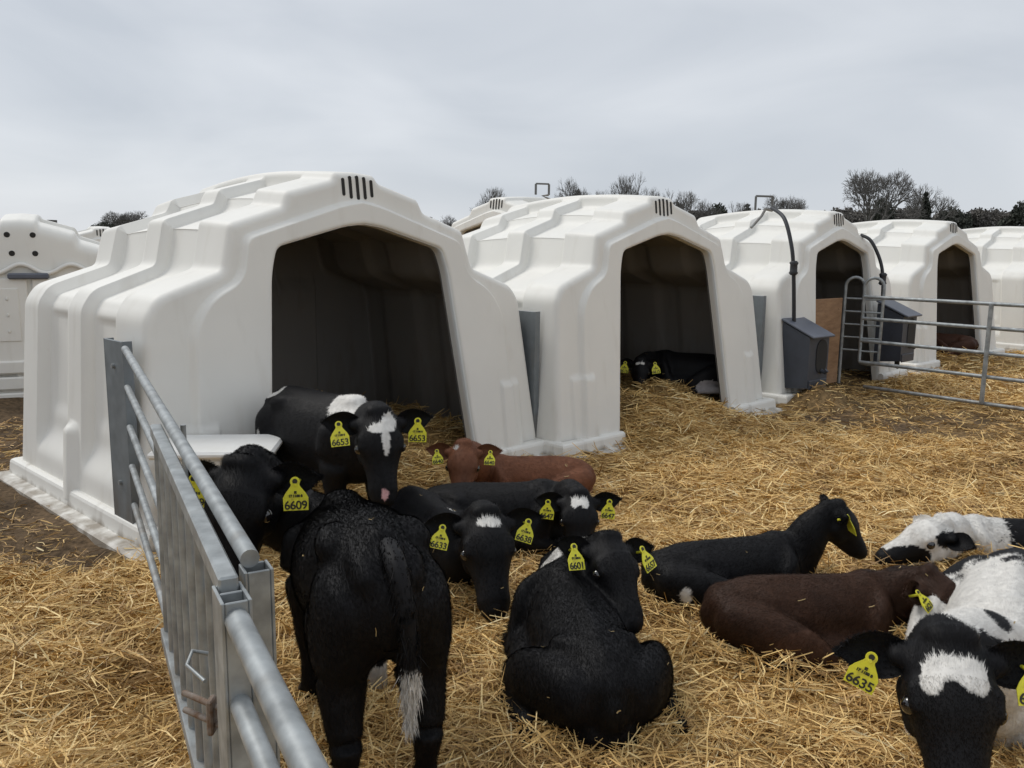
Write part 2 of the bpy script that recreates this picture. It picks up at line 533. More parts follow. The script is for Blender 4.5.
SV, SQ, SCc, off = [], [], [], 0
for (y0, y1, dens, w0, lmax) in ((1.0, 2.6, 10500, .0032, .19), (2.6, 4.4, 7500, .0038, .20), (4.4, 7.0, 4600, .0046, .22), (7.0, 10.5, 2300, .0062, .26), (10.5, 15.5, 650, .009, .3)):
    hw = .66 * y1 + .6
    n = int((y1 - y0) * 2 * hw * dens)
    x = RNG.uniform(-hw, hw, n); y = RNG.uniform(y0, y1, n)
    cv = straw_cover(x, y)
    clump = vnoise(x * 9, y * 9, 31)
    keep = RNG.random(n) < (cv * .85 + .10) * (.45 + .75 * clump)
    keep &= ~((x < -4.4) | ((y > 9.8) & (x < 2)))
    for i in (1, 2, 3, 4, 5):
        w, d = hloc(i, x, y)
        onrim = (np.abs(w) > 1.36) & (np.abs(w) < 1.66) & (d > -.30) & (d < 1.8)
        front = (np.abs(w) > .78) & (np.abs(w) < 1.66) & (d > -.33) & (d < .0)
        keep &= ~((onrim | front) & (RNG.random(n) > .04))
    x, y, cv, clump = x[keep], y[keep], cv[keep], clump[keep]
    n = len(x)
    ln = RNG.uniform(.04, lmax, n) * (.45 + .55 * cv)
    pitch = RNG.normal(0, .17, n) + (RNG.random(n) < .07) * RNG.uniform(.2, .8, n)
    z = ground_h(x, y) + RNG.random(n) ** 1.5 * .055 * (.15 + clump ** 1.5) + .003 + np.abs(np.sin(pitch)) * ln * .35
    v, q, c = strands(x, y, z, ln, w0 * RNG.uniform(.7, 1.9, n), straw_colors(n, RNG, np.clip(cv - .75 * smooth01(.55, .8, vnoise(x * 1.9, y * 1.9, 61) * .6 + vnoise(x * 6, y * 6, 62) * .4), 0, 1)), pitch, RNG)
    SV.append(v); SQ.append(q + off); SCc.append(c); off += len(v)
# straw pushed up round the lying animals, and a few stalks on their backs
RESTING = [(.12, 4.92, 3.26, .76), (-.06, 4.14, .02, .86), (-.38, 3.78, -1.18, .86), (.24, 2.74, 1.72, .94), (.97, 3.52, .24, .80), (1.16, 3.07, .04, .82), (2.50, 4.05, 3.12, .72), (1.68, 2.68, -2.14, 1.1), (1.72, 8.12, 2.9, .92)]
for (cx_, cy_, ya, b_) in RESTING:
    n = 2600
    th_ = RNG.uniform(0, 2 * math.pi, n); rr_ = 1 + RNG.normal(0, .09, n)
    lx = np.cos(th_) * .53 * b_ * rr_; ly = np.sin(th_) * .31 * b_ * rr_
    x = cx_ + lx * math.cos(ya) - ly * math.sin(ya); y = cy_ + lx * math.sin(ya) + ly * math.cos(ya)
    ln = RNG.uniform(.05, .19, n); pitch = RNG.normal(0, .38, n)
    z = ground_h(x, y) + RNG.random(n) ** 1.5 * .075 * (.5 + vnoise(x * 7, y * 7, 77)) + .01
    v, q, c = strands(x, y, z, ln, .0042 * RNG.uniform(.6, 1.5, n), straw_colors(n, RNG, np.ones(n) * .85), pitch, RNG)
    SV.append(v); SQ.append(q + off); SCc.append(c); off += len(v)
straw = link_mesh('straw_bedding', np_mesh('straw_bedding', np.concatenate(SV), Q=np.concatenate(SQ), col=np.concatenate(SCc)), M['straw'])
tag(straw, 'loose golden straw bedding strewn over the pen and yard ground', 'straw', kind='stuff')

# ------------------------------------------------------------------ calf hutches
HH, LEAN, DEP, RAI = 2.0, .121, 1.75, .045


def rounded(poly, rad, n=5):
    res = [poly[0]]
    for i in range(1, len(poly) - 1):
        p0, p, p1 = np.array(poly[i - 1]), np.array(poly[i]), np.array(poly[i + 1])
        r = rad[i] if isinstance(rad, (list, tuple)) else rad
        a = p0 - p; b = p1 - p
        la, lb = np.linalg.norm(a), np.linalg.norm(b)
        r = min(r, la * .45, lb * .45)
        A = p + a / la * r; B = p + b / lb * r
        for k in range(n + 1):
            t = k / n
            res.append(tuple(A * (1 - t) ** 2 + p * 2 * t * (1 - t) + B * t * t))
    res.append(poly[-1])
    return res


def resample(poly, keys, counts):
    """resample polyline between the key points with the given numbers of steps"""
    P = np.array(poly); d = np.r_[0, np.cumsum(np.linalg.norm(np.diff(P, axis=0), axis=1))]
    ks = [d[np.argmin(np.linalg.norm(P - np.array(k), axis=1))] for k in keys]
    s = np.concatenate([np.linspace(ks[i], ks[i + 1], c, endpoint=False) for i, c in enumerate(counts)] + [[ks[-1]]])
    return np.stack([np.interp(s, d, P[:, 0]), np.interp(s, d, P[:, 1])], 1)


PROF = [(0, 2.0), (.145, 1.99), (.175, 1.945), (.485, 1.86), (.525, 1.775), (.86, 1.67), (.925, 1.42), (1.30, 1.29), (1.37, 1.19), (1.465, .10)]
PR = rounded(PROF, [0, .015, .018, .022, .022, .030, .034, .048, .04, 0])
NA, NB = 150, 56
half = resample(PR, [PR[0], (.86, 1.66), (1.35, 1.22), PR[-1]], [88, 66, 52])
INN = rounded([(0, 1.685), (.13, 1.672), (.61, 1.545), (.655, 1.40), (.80, .02)], [0, .12, .05, .1, 0])
INNd = resample(INN, [INN[0], INN[-1]], [400])
halfI = resample(INNd, [INNd[0], (.632, 1.48), (.69, 1.08), INNd[-1]], [88, 66, 52])
OUTP = np.concatenate([half[::-1] * [-1, 1], half[1:]])
INP = np.concatenate([halfI[::-1] * [-1, 1], halfI[1:]])
NU = len(OUTP)
TAN = np.gradient(OUTP, axis=0)
for _ in range(2):
    TAN[1:-1] = (TAN[:-2] + TAN[1:-1] * 2 + TAN[2:]) / 4
NRM = np.stack([TAN[:, 1], -TAN[:, 0]], 1); NRM /= np.linalg.norm(NRM, axis=1)[:, None]
NRM = -NRM
if NRM[NU // 2, 1] < 0: NRM = -NRM


def yf(z): return -LEAN * (HH - z)


def box01(a, b, e, x): return smooth01(a - e, a + e, x) * (1 - smooth01(b - e, b + e, x))


PANEL = rounded([(0, 1.825), (.14, 1.80), (.79, 1.595), (.835, 1.37), (1.03, 1.275), (1.14, 1.12), (1.235, -.3)], [0, .10, .05, .09, .10, .10, 0])
PANEL = np.array([(-a, b) for a, b in PANEL[::-1]] + PANEL[1:])


def pdist(p, poly):
    A, B = poly[:-1][None], poly[1:][None]; q = p[:, None]
    t = np.clip(((q - A) * (B - A)).sum(2) / (((B - A) ** 2).sum(2) + 1e-12), 0, 1)
    return np.sqrt((((A + (B - A) * t[..., None]) - q) ** 2).sum(2)).min(1)


def pinside(p):
    """signed distance to the raised door surround, positive inside"""
    d = pdist(p, PANEL); x, y = p[:, 0][:, None], p[:, 1][:, None]
    poly = np.vstack([PANEL, PANEL[:1]]); a, b = poly[:-1], poly[1:]
    c = ((a[:, 1] > y) != (b[:, 1] > y)) & (x < (b[:, 0] - a[:, 0]) * (y - a[:, 1]) / (b[:, 1] - a[:, 1] + 1e-12) + a[:, 0])
    return np.where(c.sum(1) % 2 == 1, d, -d)


def shell_mesh(front=True):
    rows = []
    O = OUTP
    zz, ww = O[:, 1], O[:, 0]
    s = 1.0 + .35 * smooth01(1.32, 1.15, zz)           # the raised panel stands further in on the piers
    I = INP
    D = I - O; dl = np.linalg.norm(D, axis=1)[:, None]; Du = D / dl

    def embossed(w, z):
        aw = np.abs(w)
        return box01(1.06, 1.28, .008, aw) * (1 - smooth01(.60, .62, z)) * .018
    if front:
        for yy in (.09, .05, .02): rows.append(np.stack([I[:, 0], yf(I[:, 1]) + yy - RAI, I[:, 1]], 1))
        for q in (0, .006, .014, .024):
            off_ = .02 - math.sqrt(max(0, .024 ** 2 - (.024 - q) ** 2)) * .83
            p = I - Du * q
            rows.append(np.stack([p[:, 0], yf(p[:, 1]) - RAI + off_, p[:, 1]], 1))
        a = I - Du * .024
        for t in np.concatenate([np.linspace(.02, .94, 62), np.linspace(.95, 1, 9)]):
            p = a * (1 - t) + O * t
            d_out = pdist(p, OUTP); r = .05
            dd = np.minimum(d_out, r); rnd = r - np.sqrt(np.maximum(0, r * r - (r - dd) ** 2))
            y = yf(p[:, 1]) - RAI * smooth01(-.013, .013, pinside(p)) - embossed(p[:, 0], p[:, 1]) + rnd
            rows.append(np.stack([p[:, 0], y, p[:, 1]], 1))
    # body of the shell
    vs = np.unique(np.round(np.concatenate([np.linspace(.06, DEP - .06, 52), [.27, .29, .31, .33, .71, .73, .75, .77, .93, .95, .97, .99, 1.39, 1.41, 1.43, 1.45],
                                            DEP - np.array([.12, .10, .08, .06, .045, .03, .02, .01, .004, 0])]), 4))
    for v in vs:
        fl = box01(.30, .74, .012, v) + box01(.96, 1.42, .012, v)
        zm = 1.0
        ridge = smooth01(.16, .20, np.abs(ww))                    # the ridge cap runs through
        ins = .066 * fl * ridge * smooth01(.25, .45, zz)
        ins = ins - .030 * box01(.36, .68, .02, v) * box01(1.14, 1.20, .01, zz) * 0
        ins = ins + .016 * (box01(.37, .68, .012, v) + box01(1.03, 1.35, .012, v)) * (1 - smooth01(1.13, 1.15, zz)) * smooth01(.5, .6, zz)
        ins = ins - .045 * box01(.81, .90, .008, v) * (1 - smooth01(.50, .53, zz))
        # rounding at the back
        e = DEP - v; r = .10
        shr = (r - math.sqrt(max(0, r * r - (r - e) ** 2))) if e < r else 0
        if not front and v < .1: ins = ins + 0
        arch = (.045 * math.sin(math.pi * min(1, v / DEP)) - .05 * (v / DEP) ** 2) * smooth01(1.2, 1.9, zz)
        p = (O - NRM * ins[:, None] - [0, .6]) * (1 - shr / 1.3) + [0, .6]
        y0 = yf(zz) + .055
        y = y0 * (1 - v / DEP) + v
        rows.append(np.stack([p[:, 0], y, p[:, 1] + arch], 1))
    # back wall
    last = rows[-1]
    cx = np.zeros(NU); cz = .1 + 0 * last[:, 2]
    for t in np.linspace(.04, 1, 26):
        tgt = np.stack([last[:, 0] * .88, last[:, 1], np.minimum(last[:, 2], .1)], 1)
        p = last * (1 - t) + tgt * t
        p[:, 1] = DEP + .004 * 0
        dx = np.abs(p[:, 0]); z = p[:, 2]
        p[:, 1] -= .035 * box01(.12, .78, .02, dx) * box01(.35, 1.25, .02, z)
        rows.append(p)
    G = np.array(rows); nr = len(G)
    V = G.reshape(-1, 3)
    i0 = (np.arange(nr - 1)[:, None] * NU + np.arange(NU - 1)[None, :]).ravel()
    return np_mesh('shell', V, Q=np.stack([i0, i0 + 1, i0 + NU + 1, i0 + NU], 1), smooth=True)


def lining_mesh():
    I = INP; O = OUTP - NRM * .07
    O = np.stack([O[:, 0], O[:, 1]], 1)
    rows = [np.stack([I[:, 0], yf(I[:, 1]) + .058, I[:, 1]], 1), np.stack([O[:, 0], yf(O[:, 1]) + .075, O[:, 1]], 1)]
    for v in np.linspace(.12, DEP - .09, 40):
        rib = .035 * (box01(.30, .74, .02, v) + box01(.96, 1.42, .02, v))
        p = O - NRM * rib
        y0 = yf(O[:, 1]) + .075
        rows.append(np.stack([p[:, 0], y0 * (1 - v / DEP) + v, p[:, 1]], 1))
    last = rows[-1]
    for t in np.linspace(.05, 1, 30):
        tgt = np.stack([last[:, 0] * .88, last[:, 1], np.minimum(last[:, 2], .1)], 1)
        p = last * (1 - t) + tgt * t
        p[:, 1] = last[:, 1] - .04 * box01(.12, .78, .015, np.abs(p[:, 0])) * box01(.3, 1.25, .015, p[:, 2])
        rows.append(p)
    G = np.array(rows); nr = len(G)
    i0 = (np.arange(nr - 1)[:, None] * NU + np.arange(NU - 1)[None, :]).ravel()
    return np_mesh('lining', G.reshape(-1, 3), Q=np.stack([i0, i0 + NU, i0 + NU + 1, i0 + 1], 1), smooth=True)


def rim_mesh():
    """stepped flange swept round the foot of the hutch"""
    b = 1.455
    f = yf(0) - .03
    path = [(-.79, f), (-b, f), (-b, DEP - .02), (b, DEP - .02), (b, f), (.79, f)]
    sec = [(-.03, .16), (.022, .16), (.04, .15), (.046, .135), (.052, .065), (.115, .06), (.135, .05), (.14, -.02), (-.03, -.02)]
    n = len(path); mb = MB(); vs = []
    nor = []
    for i in range(n - 1):
        dx, dy = path[i + 1][0] - path[i][0], path[i + 1][1] - path[i][1]
        l = math.hypot(dx, dy); nor.append((-dy / l, dx / l))
    sgn = 1 if nor[1][0] < 0 else -1
    nor = [(a * sgn, c * sgn) for a, c in nor]
    sub = []
    for i in range(n - 1):
        steps = 1 if i in (0, 4) else 8
        for k in range(steps):
            t = k / steps
            p = (path[i][0] * (1 - t) + path[i + 1][0] * t, path[i][1] * (1 - t) + path[i + 1][1] * t)
            if k == 0 and i > 0:
                a, c = nor[i - 1], nor[i]
                m = (a[0] + c[0], a[1] + c[1]); q = m[0] ** 2 + m[1] ** 2
                m = (m[0] * 2 / q, m[1] * 2 / q)
            else: m = nor[i]
            sub.append((p, m))
    sub.append((path[-1], nor[-1]))
    k = len(sec)
    for (p, m) in sub:
        for (o_, z) in sec: vs.append((p[0] + m[0] * o_, p[1] + m[1] * o_, z))
    fs = []
    for i in range(len(sub) - 1):
        for j in range(k):
            j2 = (j + 1) % k
            fs.append((i * k + j, i * k + j2, (i + 1) * k + j2, (i + 1) * k + j))
    fs.append(tuple(range(k))); fs.append(tuple((len(sub) - 1) * k + j for j in reversed(range(k))))
    mb.add(vs, fs)
    return mb


def capsule_poly(w, h, n=6):
    r = w / 2; pts = []
    for k in range(n + 1):
        a = math.pi * k / n
        pts.append((r * math.cos(a), h / 2 - r + r * math.sin(a)))
    for k in range(n + 1):
        a = math.pi + math.pi * k / n
        pts.append((r * math.cos(a), -h / 2 + r + r * math.sin(a)))
    return pts


def vents(root):
    tilt = math.atan(LEAN)
    for k in range(5):
        mb = MB(); w = (k - 2) * .052
        h = (.105, .135, .145, .135, .105)[k]
        zc = 1.905
        R = Matrix(((1, 0, 0), (0, math.sin(tilt), -math.cos(tilt)), (0, math.cos(tilt), math.sin(tilt))))
        R = Matrix(((1, 0, 0), (0, LEAN, -1), (0, 1, LEAN)))
        mb.prism(capsule_poly(.021, h), -.012, .0035, R, (w, yf(zc), zc)); mb.build('vent', M['dark'], root)


hutch = empty('calf_hutch')
SHELL = link_mesh('shell', shell_mesh(), M['hutch'], hutch)
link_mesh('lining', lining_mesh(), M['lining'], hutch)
rim_mesh().build('base_rim', M['rim'], hutch)
vents(hutch)
GROUPH = 'white calf hutches set out in a row'
hl = {1: 'largest and nearest white calf hutch, behind the metal fence, empty dark doorway',
      2: 'white calf hutch with a black calf lying in its straw-filled doorway',
      3: 'white calf hutch with a plywood board and blue-grey feeders at its doorway',
      4: 'white calf hutch behind the long gate with a brown calf inside',
      5: 'white calf hutch cut by the right edge of the photo, beyond the long gate'}
hobj = {}
for i in (1, 2, 3, 4, 5):
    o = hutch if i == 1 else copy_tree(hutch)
    o.location = (HUTCH[i][0], HUTCH[i][1], 0)
    o.rotation_euler = (0, 0, HUTCH[i][2])
    tag(o, hl[i], 'calf hutch', GROUPH)
    hobj[i] = o
# second rows, of which only the roofs show
for (px, py, Yd, a, lb) in ((497, 197, 11.6, -.75, 'white calf hutch of the back row, its vented roof showing between the two nearest hutches'),
                           (103, 227.5, 15.5, .55, 'small far white hutch roof with vent slots at the left, beyond the nearest hutch')):
    p = at(px, py, Yd)
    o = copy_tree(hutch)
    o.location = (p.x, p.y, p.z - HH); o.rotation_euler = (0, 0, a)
    tag(o, lb, 'calf hutch', GROUPH)


def hp(i, w, d, z):
    """point in the frame of hutch i"""
    x, y, a = HUTCH[i]
    return Vector((x + w * math.cos(a) - d * math.sin(a), y + w * math.sin(a) + d * math.cos(a), z))


# the hutch seen from behind, with rear doors
pr = at(17, 214, 8.4)
RZ_ = math.pi + .46
rear = empty('calf_hutch', (pr.x + DEP * math.sin(RZ_), pr.y - DEP * math.cos(RZ_), pr.z - HH), RZ_)
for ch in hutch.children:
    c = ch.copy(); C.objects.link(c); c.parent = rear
tag(rear, 'white hutch seen from its rear with two panelled doors, at the left edge', 'calf hutch')
RB = DEP
def rbox(mb, w, z, sw, sz, t=.02, bev=.006, y=None): mb.box((w, (y if y is not None else RB) + t / 2 - .002, z), (sw, t, sz), None, bev)
for sx in (-1, 1):
    mb = MB()
    cxd = sx * .40 - .06
    rbox(mb, cxd, .95, .76, .86, .035, .01)
    rbox(mb, cxd, 1.02, .60, .52, .012, .005, RB + .033)
    for r_ in range(3):
        for k in range(4): mb.sphere((cxd - .2 + k * .13, RB + .048, .86 + r_ * .16), (.012, .004, .02), None, 6, 4)
    mb.build('rear_door', M['hutch'], rear)
mb = MB()
arc = [(x_, RB + .03, 1.47 + .045 * math.cos(x_ * 2 * math.pi / .44)) for x_ in np.linspace(-.95, .85, 60)]
mb.tube(arc, .022, 8)
mb.build('moulding', M['hutch'], rear)
mb = MB(); mb.beam((-.24, RB + .06, 1.40), (.12, RB + .06, 1.40), .04, .06, .015); mb.build('hinge_bar', M['feeder_lid'], rear)
RX = Matrix(((-1, 0, 0), (0, 0, 1), (0, 1, 0)))
for (hx_, hz_) in ((.10, 1.80), (-.12, 1.80), (.07, 1.62), (-.13, 1.62)):
    mb = MB(); mb.prism([(.027 * math.cos(a), .027 * math.sin(a)) for a in np.linspace(0, 2 * math.pi, 16, endpoint=False)], -.01, .004, RX, (hx_, RB - .001, hz_)); mb.build('air_hole', M['dark'], rear)
for z_, nm in ((.50, 'lower_board'), (.34, 'lower_board'), (.18, 'lower_board')):
    mb = MB(); mb.box((-.05, RB + .03, z_), (1.9, .05, .13), None, .015); mb.build(nm, M['hutch'], rear)

# ------------------------------------------------------------------ steel posts at the hutch corners
def plate_post(i, label, d0, d1, z1, strip=False):
    root = empty('fence_post', hp(i, -1.50, (d0 + d1) / 2, 0), HUTCH[i][2])
    tag(root, label, 'fence post', 'grey steel posts at the hutch corners')
    def wl(z): return .018      # follows the slope of the wall
    mb = MB()
    th = .012
    hw = (d1 - d0) / 2
    ang = 0.0
    Rm = Matrix.Rotation(ang, 3, 'Y')
    zc = (z1 + .12) / 2
    mb.box((wl(zc), 0, zc), (th, 2 * hw, z1 - .12), Rm, .003)
    for s_ in (-1, 1):
        mb.box((wl(zc) + .018, s_ * hw, zc), (.05, .006, z1 - .12), Rm, .001)
    mb.build('plate', M['galv_flat'], root)
    if strip:
        mb = MB(); mb.tube([(wl(.15) - .035, -.01, .15), (wl(z1) - .03, -.01, z1 - .03)], .018, 10); mb.build('white_pipe', M['lid'], root)
        mb = MB(); zt = z1 - .42
        mb.tube([(wl(zt) - .055, -.09, zt), (wl(zt) - .06, .06, zt + .005)], .006, 6); mb.build('cable_tie', M['hose'], root)
    else:
        for zb in (.35, .95): mb = MB(); mb.tube([(wl(zb) - .02, 0, zb), (wl(zb) + .02, 0, zb)], .012, 8); mb.build('bolt', M['galv'], root)
    return root


plate_post(1, 'flat grey steel post bolted to the near hutch, far end of the fence', -.10, .12, 1.08)
plate_post(2, 'grey steel post with white pipe and black tie between the two nearest hutches', .0, .40, 1.10, True)
plate_post(3, 'grey steel post on the left corner of the hutch with the plywood board', .0, .36, 1.12)
# ------------------------------------------------------------------ galvanised fence at the left
FA, FB = at(125, 349, 4.10), at(249, 557, 1.47)
def fl(y, z, offx=0.0):
    t = (y - FA.y) / (FB.y - FA.y)
    return Vector((FA.x + (FB.x - FA.x) * t + offx, y, z + (FA.z + (FB.z - FA.z) * t - 1.06)))


def hollow_post(mb, p, w, z0, z1):
    """square tube with an open top"""
    ax = Vector((.555, -1, 0)).normalized(); ay = Vector((1, .555, 0)).normalized()
    t = .006
    for (a, b, l1, l2) in ((ax, ay, w, t), (-1 * ax, ay, w, t)):
        pass
    Mx = Matrix((ay, -ax, Vector((0, 0, 1)))).transposed()
    h = z1 - z0; zc = (z0 + z1) / 2
    for s_ in (-1, 1):
        mb.box(Vector(p) + ay * s_ * (w / 2 - t / 2) + Vector((0, 0, zc)), (t, w, h), Mx, .0015)
        mb.box(Vector(p) + ax * s_ * (w / 2 - t / 2) + Vector((0, 0, zc)), (w - 2 * t - .001, t, h - .002), Mx, .0015)


g1 = empty('pen_gate', fl(2.8, 0))
tag(g1, 'long galvanised gate of round rails running from the near hutch to its square end post', 'gate', 'galvanised gates and panels of the left fence')
def add_local(root):
    b = Vector(root.location)
    return lambda p: Vector(p) - b
lo = add_local(g1)
for k, z_ in enumerate((1.06, .87, .67, .47, .27)):
    mb = MB(); r = .0175 if k == 0 else .015
    mb.tube([lo(fl(4.10, z_)), lo(fl(1.462, z_))], r, 14)
    mb.build('rail', M['galv'], g1)
EP = at(256, 566, 1.47)
mb = MB(); hollow_post(mb, lo(Vector((EP.x, EP.y, 0))), .052, .03, EP.z); mb.build('end_post', M['galv'], g1)
mb = MB(); q = lo(fl(2.55, 0, .045)); mb.tube([q + Vector((0, 0, 1.05)), q + Vector((0, 0, .25))], .009, 8); mb.build('brace', M['galv'], g1)

# creep panel with upright bars
PA, PB = at(156, 430, 2.60), at(229, 588, 1.40)
panel = empty('barrier_panel', (PA + PB).lerp(PA + PB, .5) * .5)
panel.location = ((PA.x + PB.x) / 2, (PA.y + PB.y) / 2, 0)
tag(panel, 'galvanised creep panel with closely set upright bars, left of the long gate', 'barrier panel', 'galvanised gates and panels of the left fence')
lo = add_local(panel)
ZT = (PA.z + PB.z) / 2
def pl(t, z): return lo(Vector((PA.x * (1 - t) + PB.x * t, PA.y * (1 - t) + PB.y * t, z)))
mb = MB(); mb.beam(pl(0, PA.z), pl(1, PB.z), .034, .04, .004); mb.build('top_rail', M['galv'], panel)
mb = MB(); mb.beam(pl(0, .30), pl(1, .30), .04, .045, .004); mb.build('bottom_rail', M['galv'], panel)
for k in range(9):
    t = .022 + k * .115
    zt = PA.z * (1 - t) + PB.z * t - .02
    mb = MB(); mb.tube([pl(t, .31), pl(t, zt)], .0118, 12); mb.build('upright_bar', M['galv'], panel)
mb = MB(); hollow_post(mb, pl(1.0, 0), .05, .08, PB.z + .0); mb.build('end_stile', M['galv'], panel)
mb = MB()
mb.tube([pl(.93, .80) + Vector((-.03, 0, 0)), pl(.93, .80) + Vector((-.055, -.01, .01)), pl(.96, .795) + Vector((-.075, 0, .0)), pl(1.0, .79) + Vector((-.05, 0, 0))], .004, 6)
mb.build('hook', M['galv'], panel)
mb = MB()
for z_ in (.70, .665): mb.tube([pl(.90, z_) + Vector((-.075, 0, 0)), pl(.97, z_) + Vector((.02, 0, 0))], .006, 8)
mb.box(pl(.94, .682) + Vector((-.03, 0, 0)), (.012, .03, .07), None, .003)
mb.build('clamp_bolt', M['rust'], panel)

# nearest gate
GA = at(234, 603, 1.33)
g2 = empty('pen_gate', (GA.x, GA.y, 0))
tag(g2, 'nearest galvanised gate, its round top rail running out of the bottom of the photo', 'gate', 'galvanised gates and panels of the left fence')
lo = add_local(g2)
mb = MB(); hollow_post(mb, lo(Vector((GA.x, GA.y, 0))), .05, .06, GA.z + .012); mb.build('end_post', M['galv'], g2)
GB = at(312, 775, .90)
dirg = (Vector((GB.x, GB.y, 0)) - Vector((GA.x, GA.y, 0))).normalized()
for k, z_ in enumerate((GA.z - .02, .80, .62, .44, .26)):
    z2 = z_ + (GB.z - GA.z + .02) * 1.0
    mb = MB()
    mb.tube([lo(Vector((GA.x, GA.y, z_)) + dirg * .02), lo(Vector((GA.x, GA.y, 0)) + dirg * .95 + Vector((0, 0, z_ + (GB.z - GA.z + .02) * 1.6)))], .0205 if k == 0 else .018, 14)
    mb.build('rail', M['galv'], g2)
mb = MB(); mb.tube([lo(Vector((GA.x - .04, GA.y, .47))), lo(Vector((GA.x + .05, GA.y - .03, .47)))], .014, 8); mb.build('bolt', M['galv'], g2)

# ------------------------------------------------------------------ right-hand gate
GL, GR = Vector((3.76, 9.05, 0)), Vector((5.6, 6.77, 0))
dr = (GR - GL).normalized()
g3 = empty('field_gate', GL)
tag(g3, 'long five-rail galvanised gate in front of the right-hand hutches', 'gate')
for z_ in (1.09, .86, .62, .39, .13):
    mb = MB(); mb.tube([(-dr * (.02 if z_ > .2 else -.05)) + Vector((0, 0, z_)), dr * 2.93 + Vector((0, 0, z_))], .019, 12)
    mb.build('rail', M['galv'], g3)
mb = MB(); q = dr * 1.25; mb.tube([q + Vector((0, 0, .13)) + Vector((-.01, -.03, 0)), q + Vector((-.01, -.03, 1.09))], .021, 12); mb.build('stile', M['galv'], g3)
# two hooped panels at the gate's hinge end
for k, (px, Yd, lb) in enumerate(((852, 9.25, 'left one of two small hooped tube hurdles at the end of the long gate'),
                                  (871, 9.08, 'right one of two small hooped tube hurdles, nearer the feeder on the next hutch'))):
    p = at(px, 330, Yd)
    root = empty('hooped_hurdle', (p.x, p.y, 0), -.55)
    tag(root, lb, 'hurdle', 'hooped tube hurdles at the gate end')
    zt = 1.29; hw = .098; z0 = .40 if k else .12
    pts = [(-hw, 0, z0)] + [(-hw, 0, zt - hw)] + [(-hw * math.cos(a), 0, zt - hw + hw * math.sin(a)) for a in np.linspace(0.2, math.pi - .2, 9)] + [(hw, 0, zt - hw), (hw, 0, .40)]
    if k: pts = [(0, 0, .36), (-hw * .6, 0, .37)] + pts + [(hw * .6, 0, .37), (0, 0, .36)]
    mb = MB(); mb.tube(pts, .017, 10); mb.build('hoop', M['galv'], root)
    for z_ in (1.06, .92, .78, .64, .5):
        mb = MB(); mb.tube([(-hw, 0, z_), (hw, 0, z_)], .010, 8); mb.build('rung', M['galv'], root)

# ------------------------------------------------------------------ plywood board
p0, p1 = at(806, 300, 8.80), at(842, 300, 9.28)
bd = MB()
wv = Vector((p1.x - p0.x, p1.y - p0.y, 0)); wl_ = wv.length; wv.normalize()
root = empty('plywood_board', ((p0.x + p1.x) / 2, (p0.y + p1.y) / 2, 0), math.atan2(wv.y, wv.x))
bd.box((0, 0, .60), (wl_, .018, .93), None, .003)
for (a, b) in ((-.42, .2), (.40, .2), (-.42, .95), (.40, .95)): bd.tube([(a * wl_, -.014, b), (a * wl_, -.008, b)], .008, 8)
o = bd.build('plywood_board', M['board'])
o.location = root.location; o.rotation_euler = root.rotation_euler
bpy.data.objects.remove(root)
tag(o, 'brown plywood board standing across half of a hutch doorway', 'board')

# ------------------------------------------------------------------ feeders with hoses
def feeder(loc, rz, label):
    root = empty('calf_feeder', loc, rz)
    tag(root, label, 'feeder', 'blue-grey feeders hung on the hutch fronts')
    w, h, d = .37, .66, .30
    # side section: back tall, front lower, lid slopes forward
    sec = [(0, 0), (-d, 0.03), (-d, h * .80), (0, h)]
    R = Matrix(((0, 0, 1), (1, 0, 0), (0, 1, 0)))
    mb = MB()
    mb.prism([(y, z) for y, z in sec], -w / 2, w / 2, R, (0, 0, 0))
    mb.box((0, -d - .004, .06), (w * .9, .016, .09), None, .006)
    mb.build('body', M['feeder'], root)
    mb = MB(); a = math.atan2(h * .2, d)
    mb.box((0, -d / 2 - .02, h * .9 + .015), (w + .03, d / math.cos(a) + .07, .022), Matrix.Rotation(a, 3, 'X'), .006)
    mb.build('lid', M['feeder_lid'], root)
    mb = MB()
    mb.prism(capsule_poly(.20, .34, 8), -.004, .006, Matrix(((1, 0, 0), (0, 0, -1), (0, 1, 0))), (.05, -d - .001, .33)); mb.build('feed_opening', M['dark'], root)
    mb = MB()
    mb.tube([(.05, -d - .01, .19), (.05, -d - .05, .175), (.05, -d - .07, .20)], .02, 10); mb.build('lip', M['feeder'], root)
    mb = MB(); mb.tube([(.04, -d * .6, 0.01), (.04, -d * .6, -.04), (.05, -d * .65, -.08)], [.03, .028, .018], 10); mb.build('drain_plug', M['hose'], root)
    return root


f1 = at(789, 386, 8.50); f2 = at(880, 360, 9.72)
feeder((f1.x, f1.y, f1.z), .72, 'blue-grey feeder hanging left of the plywood board')
feeder((f2.x, f2.y, f2.z), .76, 'blue-grey feeder hanging behind the long gate, right of the hooped hurdles')


def bez(pts, n=10):
    res = []
    P = [pts[0]] + pts + [pts[-1]]
    for i in range(1, len(P) - 2):
        for k in range(n):
            t = k / n
            a, b, c, d_ = P[i - 1], P[i], P[i + 1], P[i + 2]
            res.append(.5 * ((2 * b) + (c - a) * t + (2 * a - 5 * b + 4 * c - d_) * t * t + (3 * b - a - 3 * c + d_) * t ** 3))
    res.append(P[-2]); return res


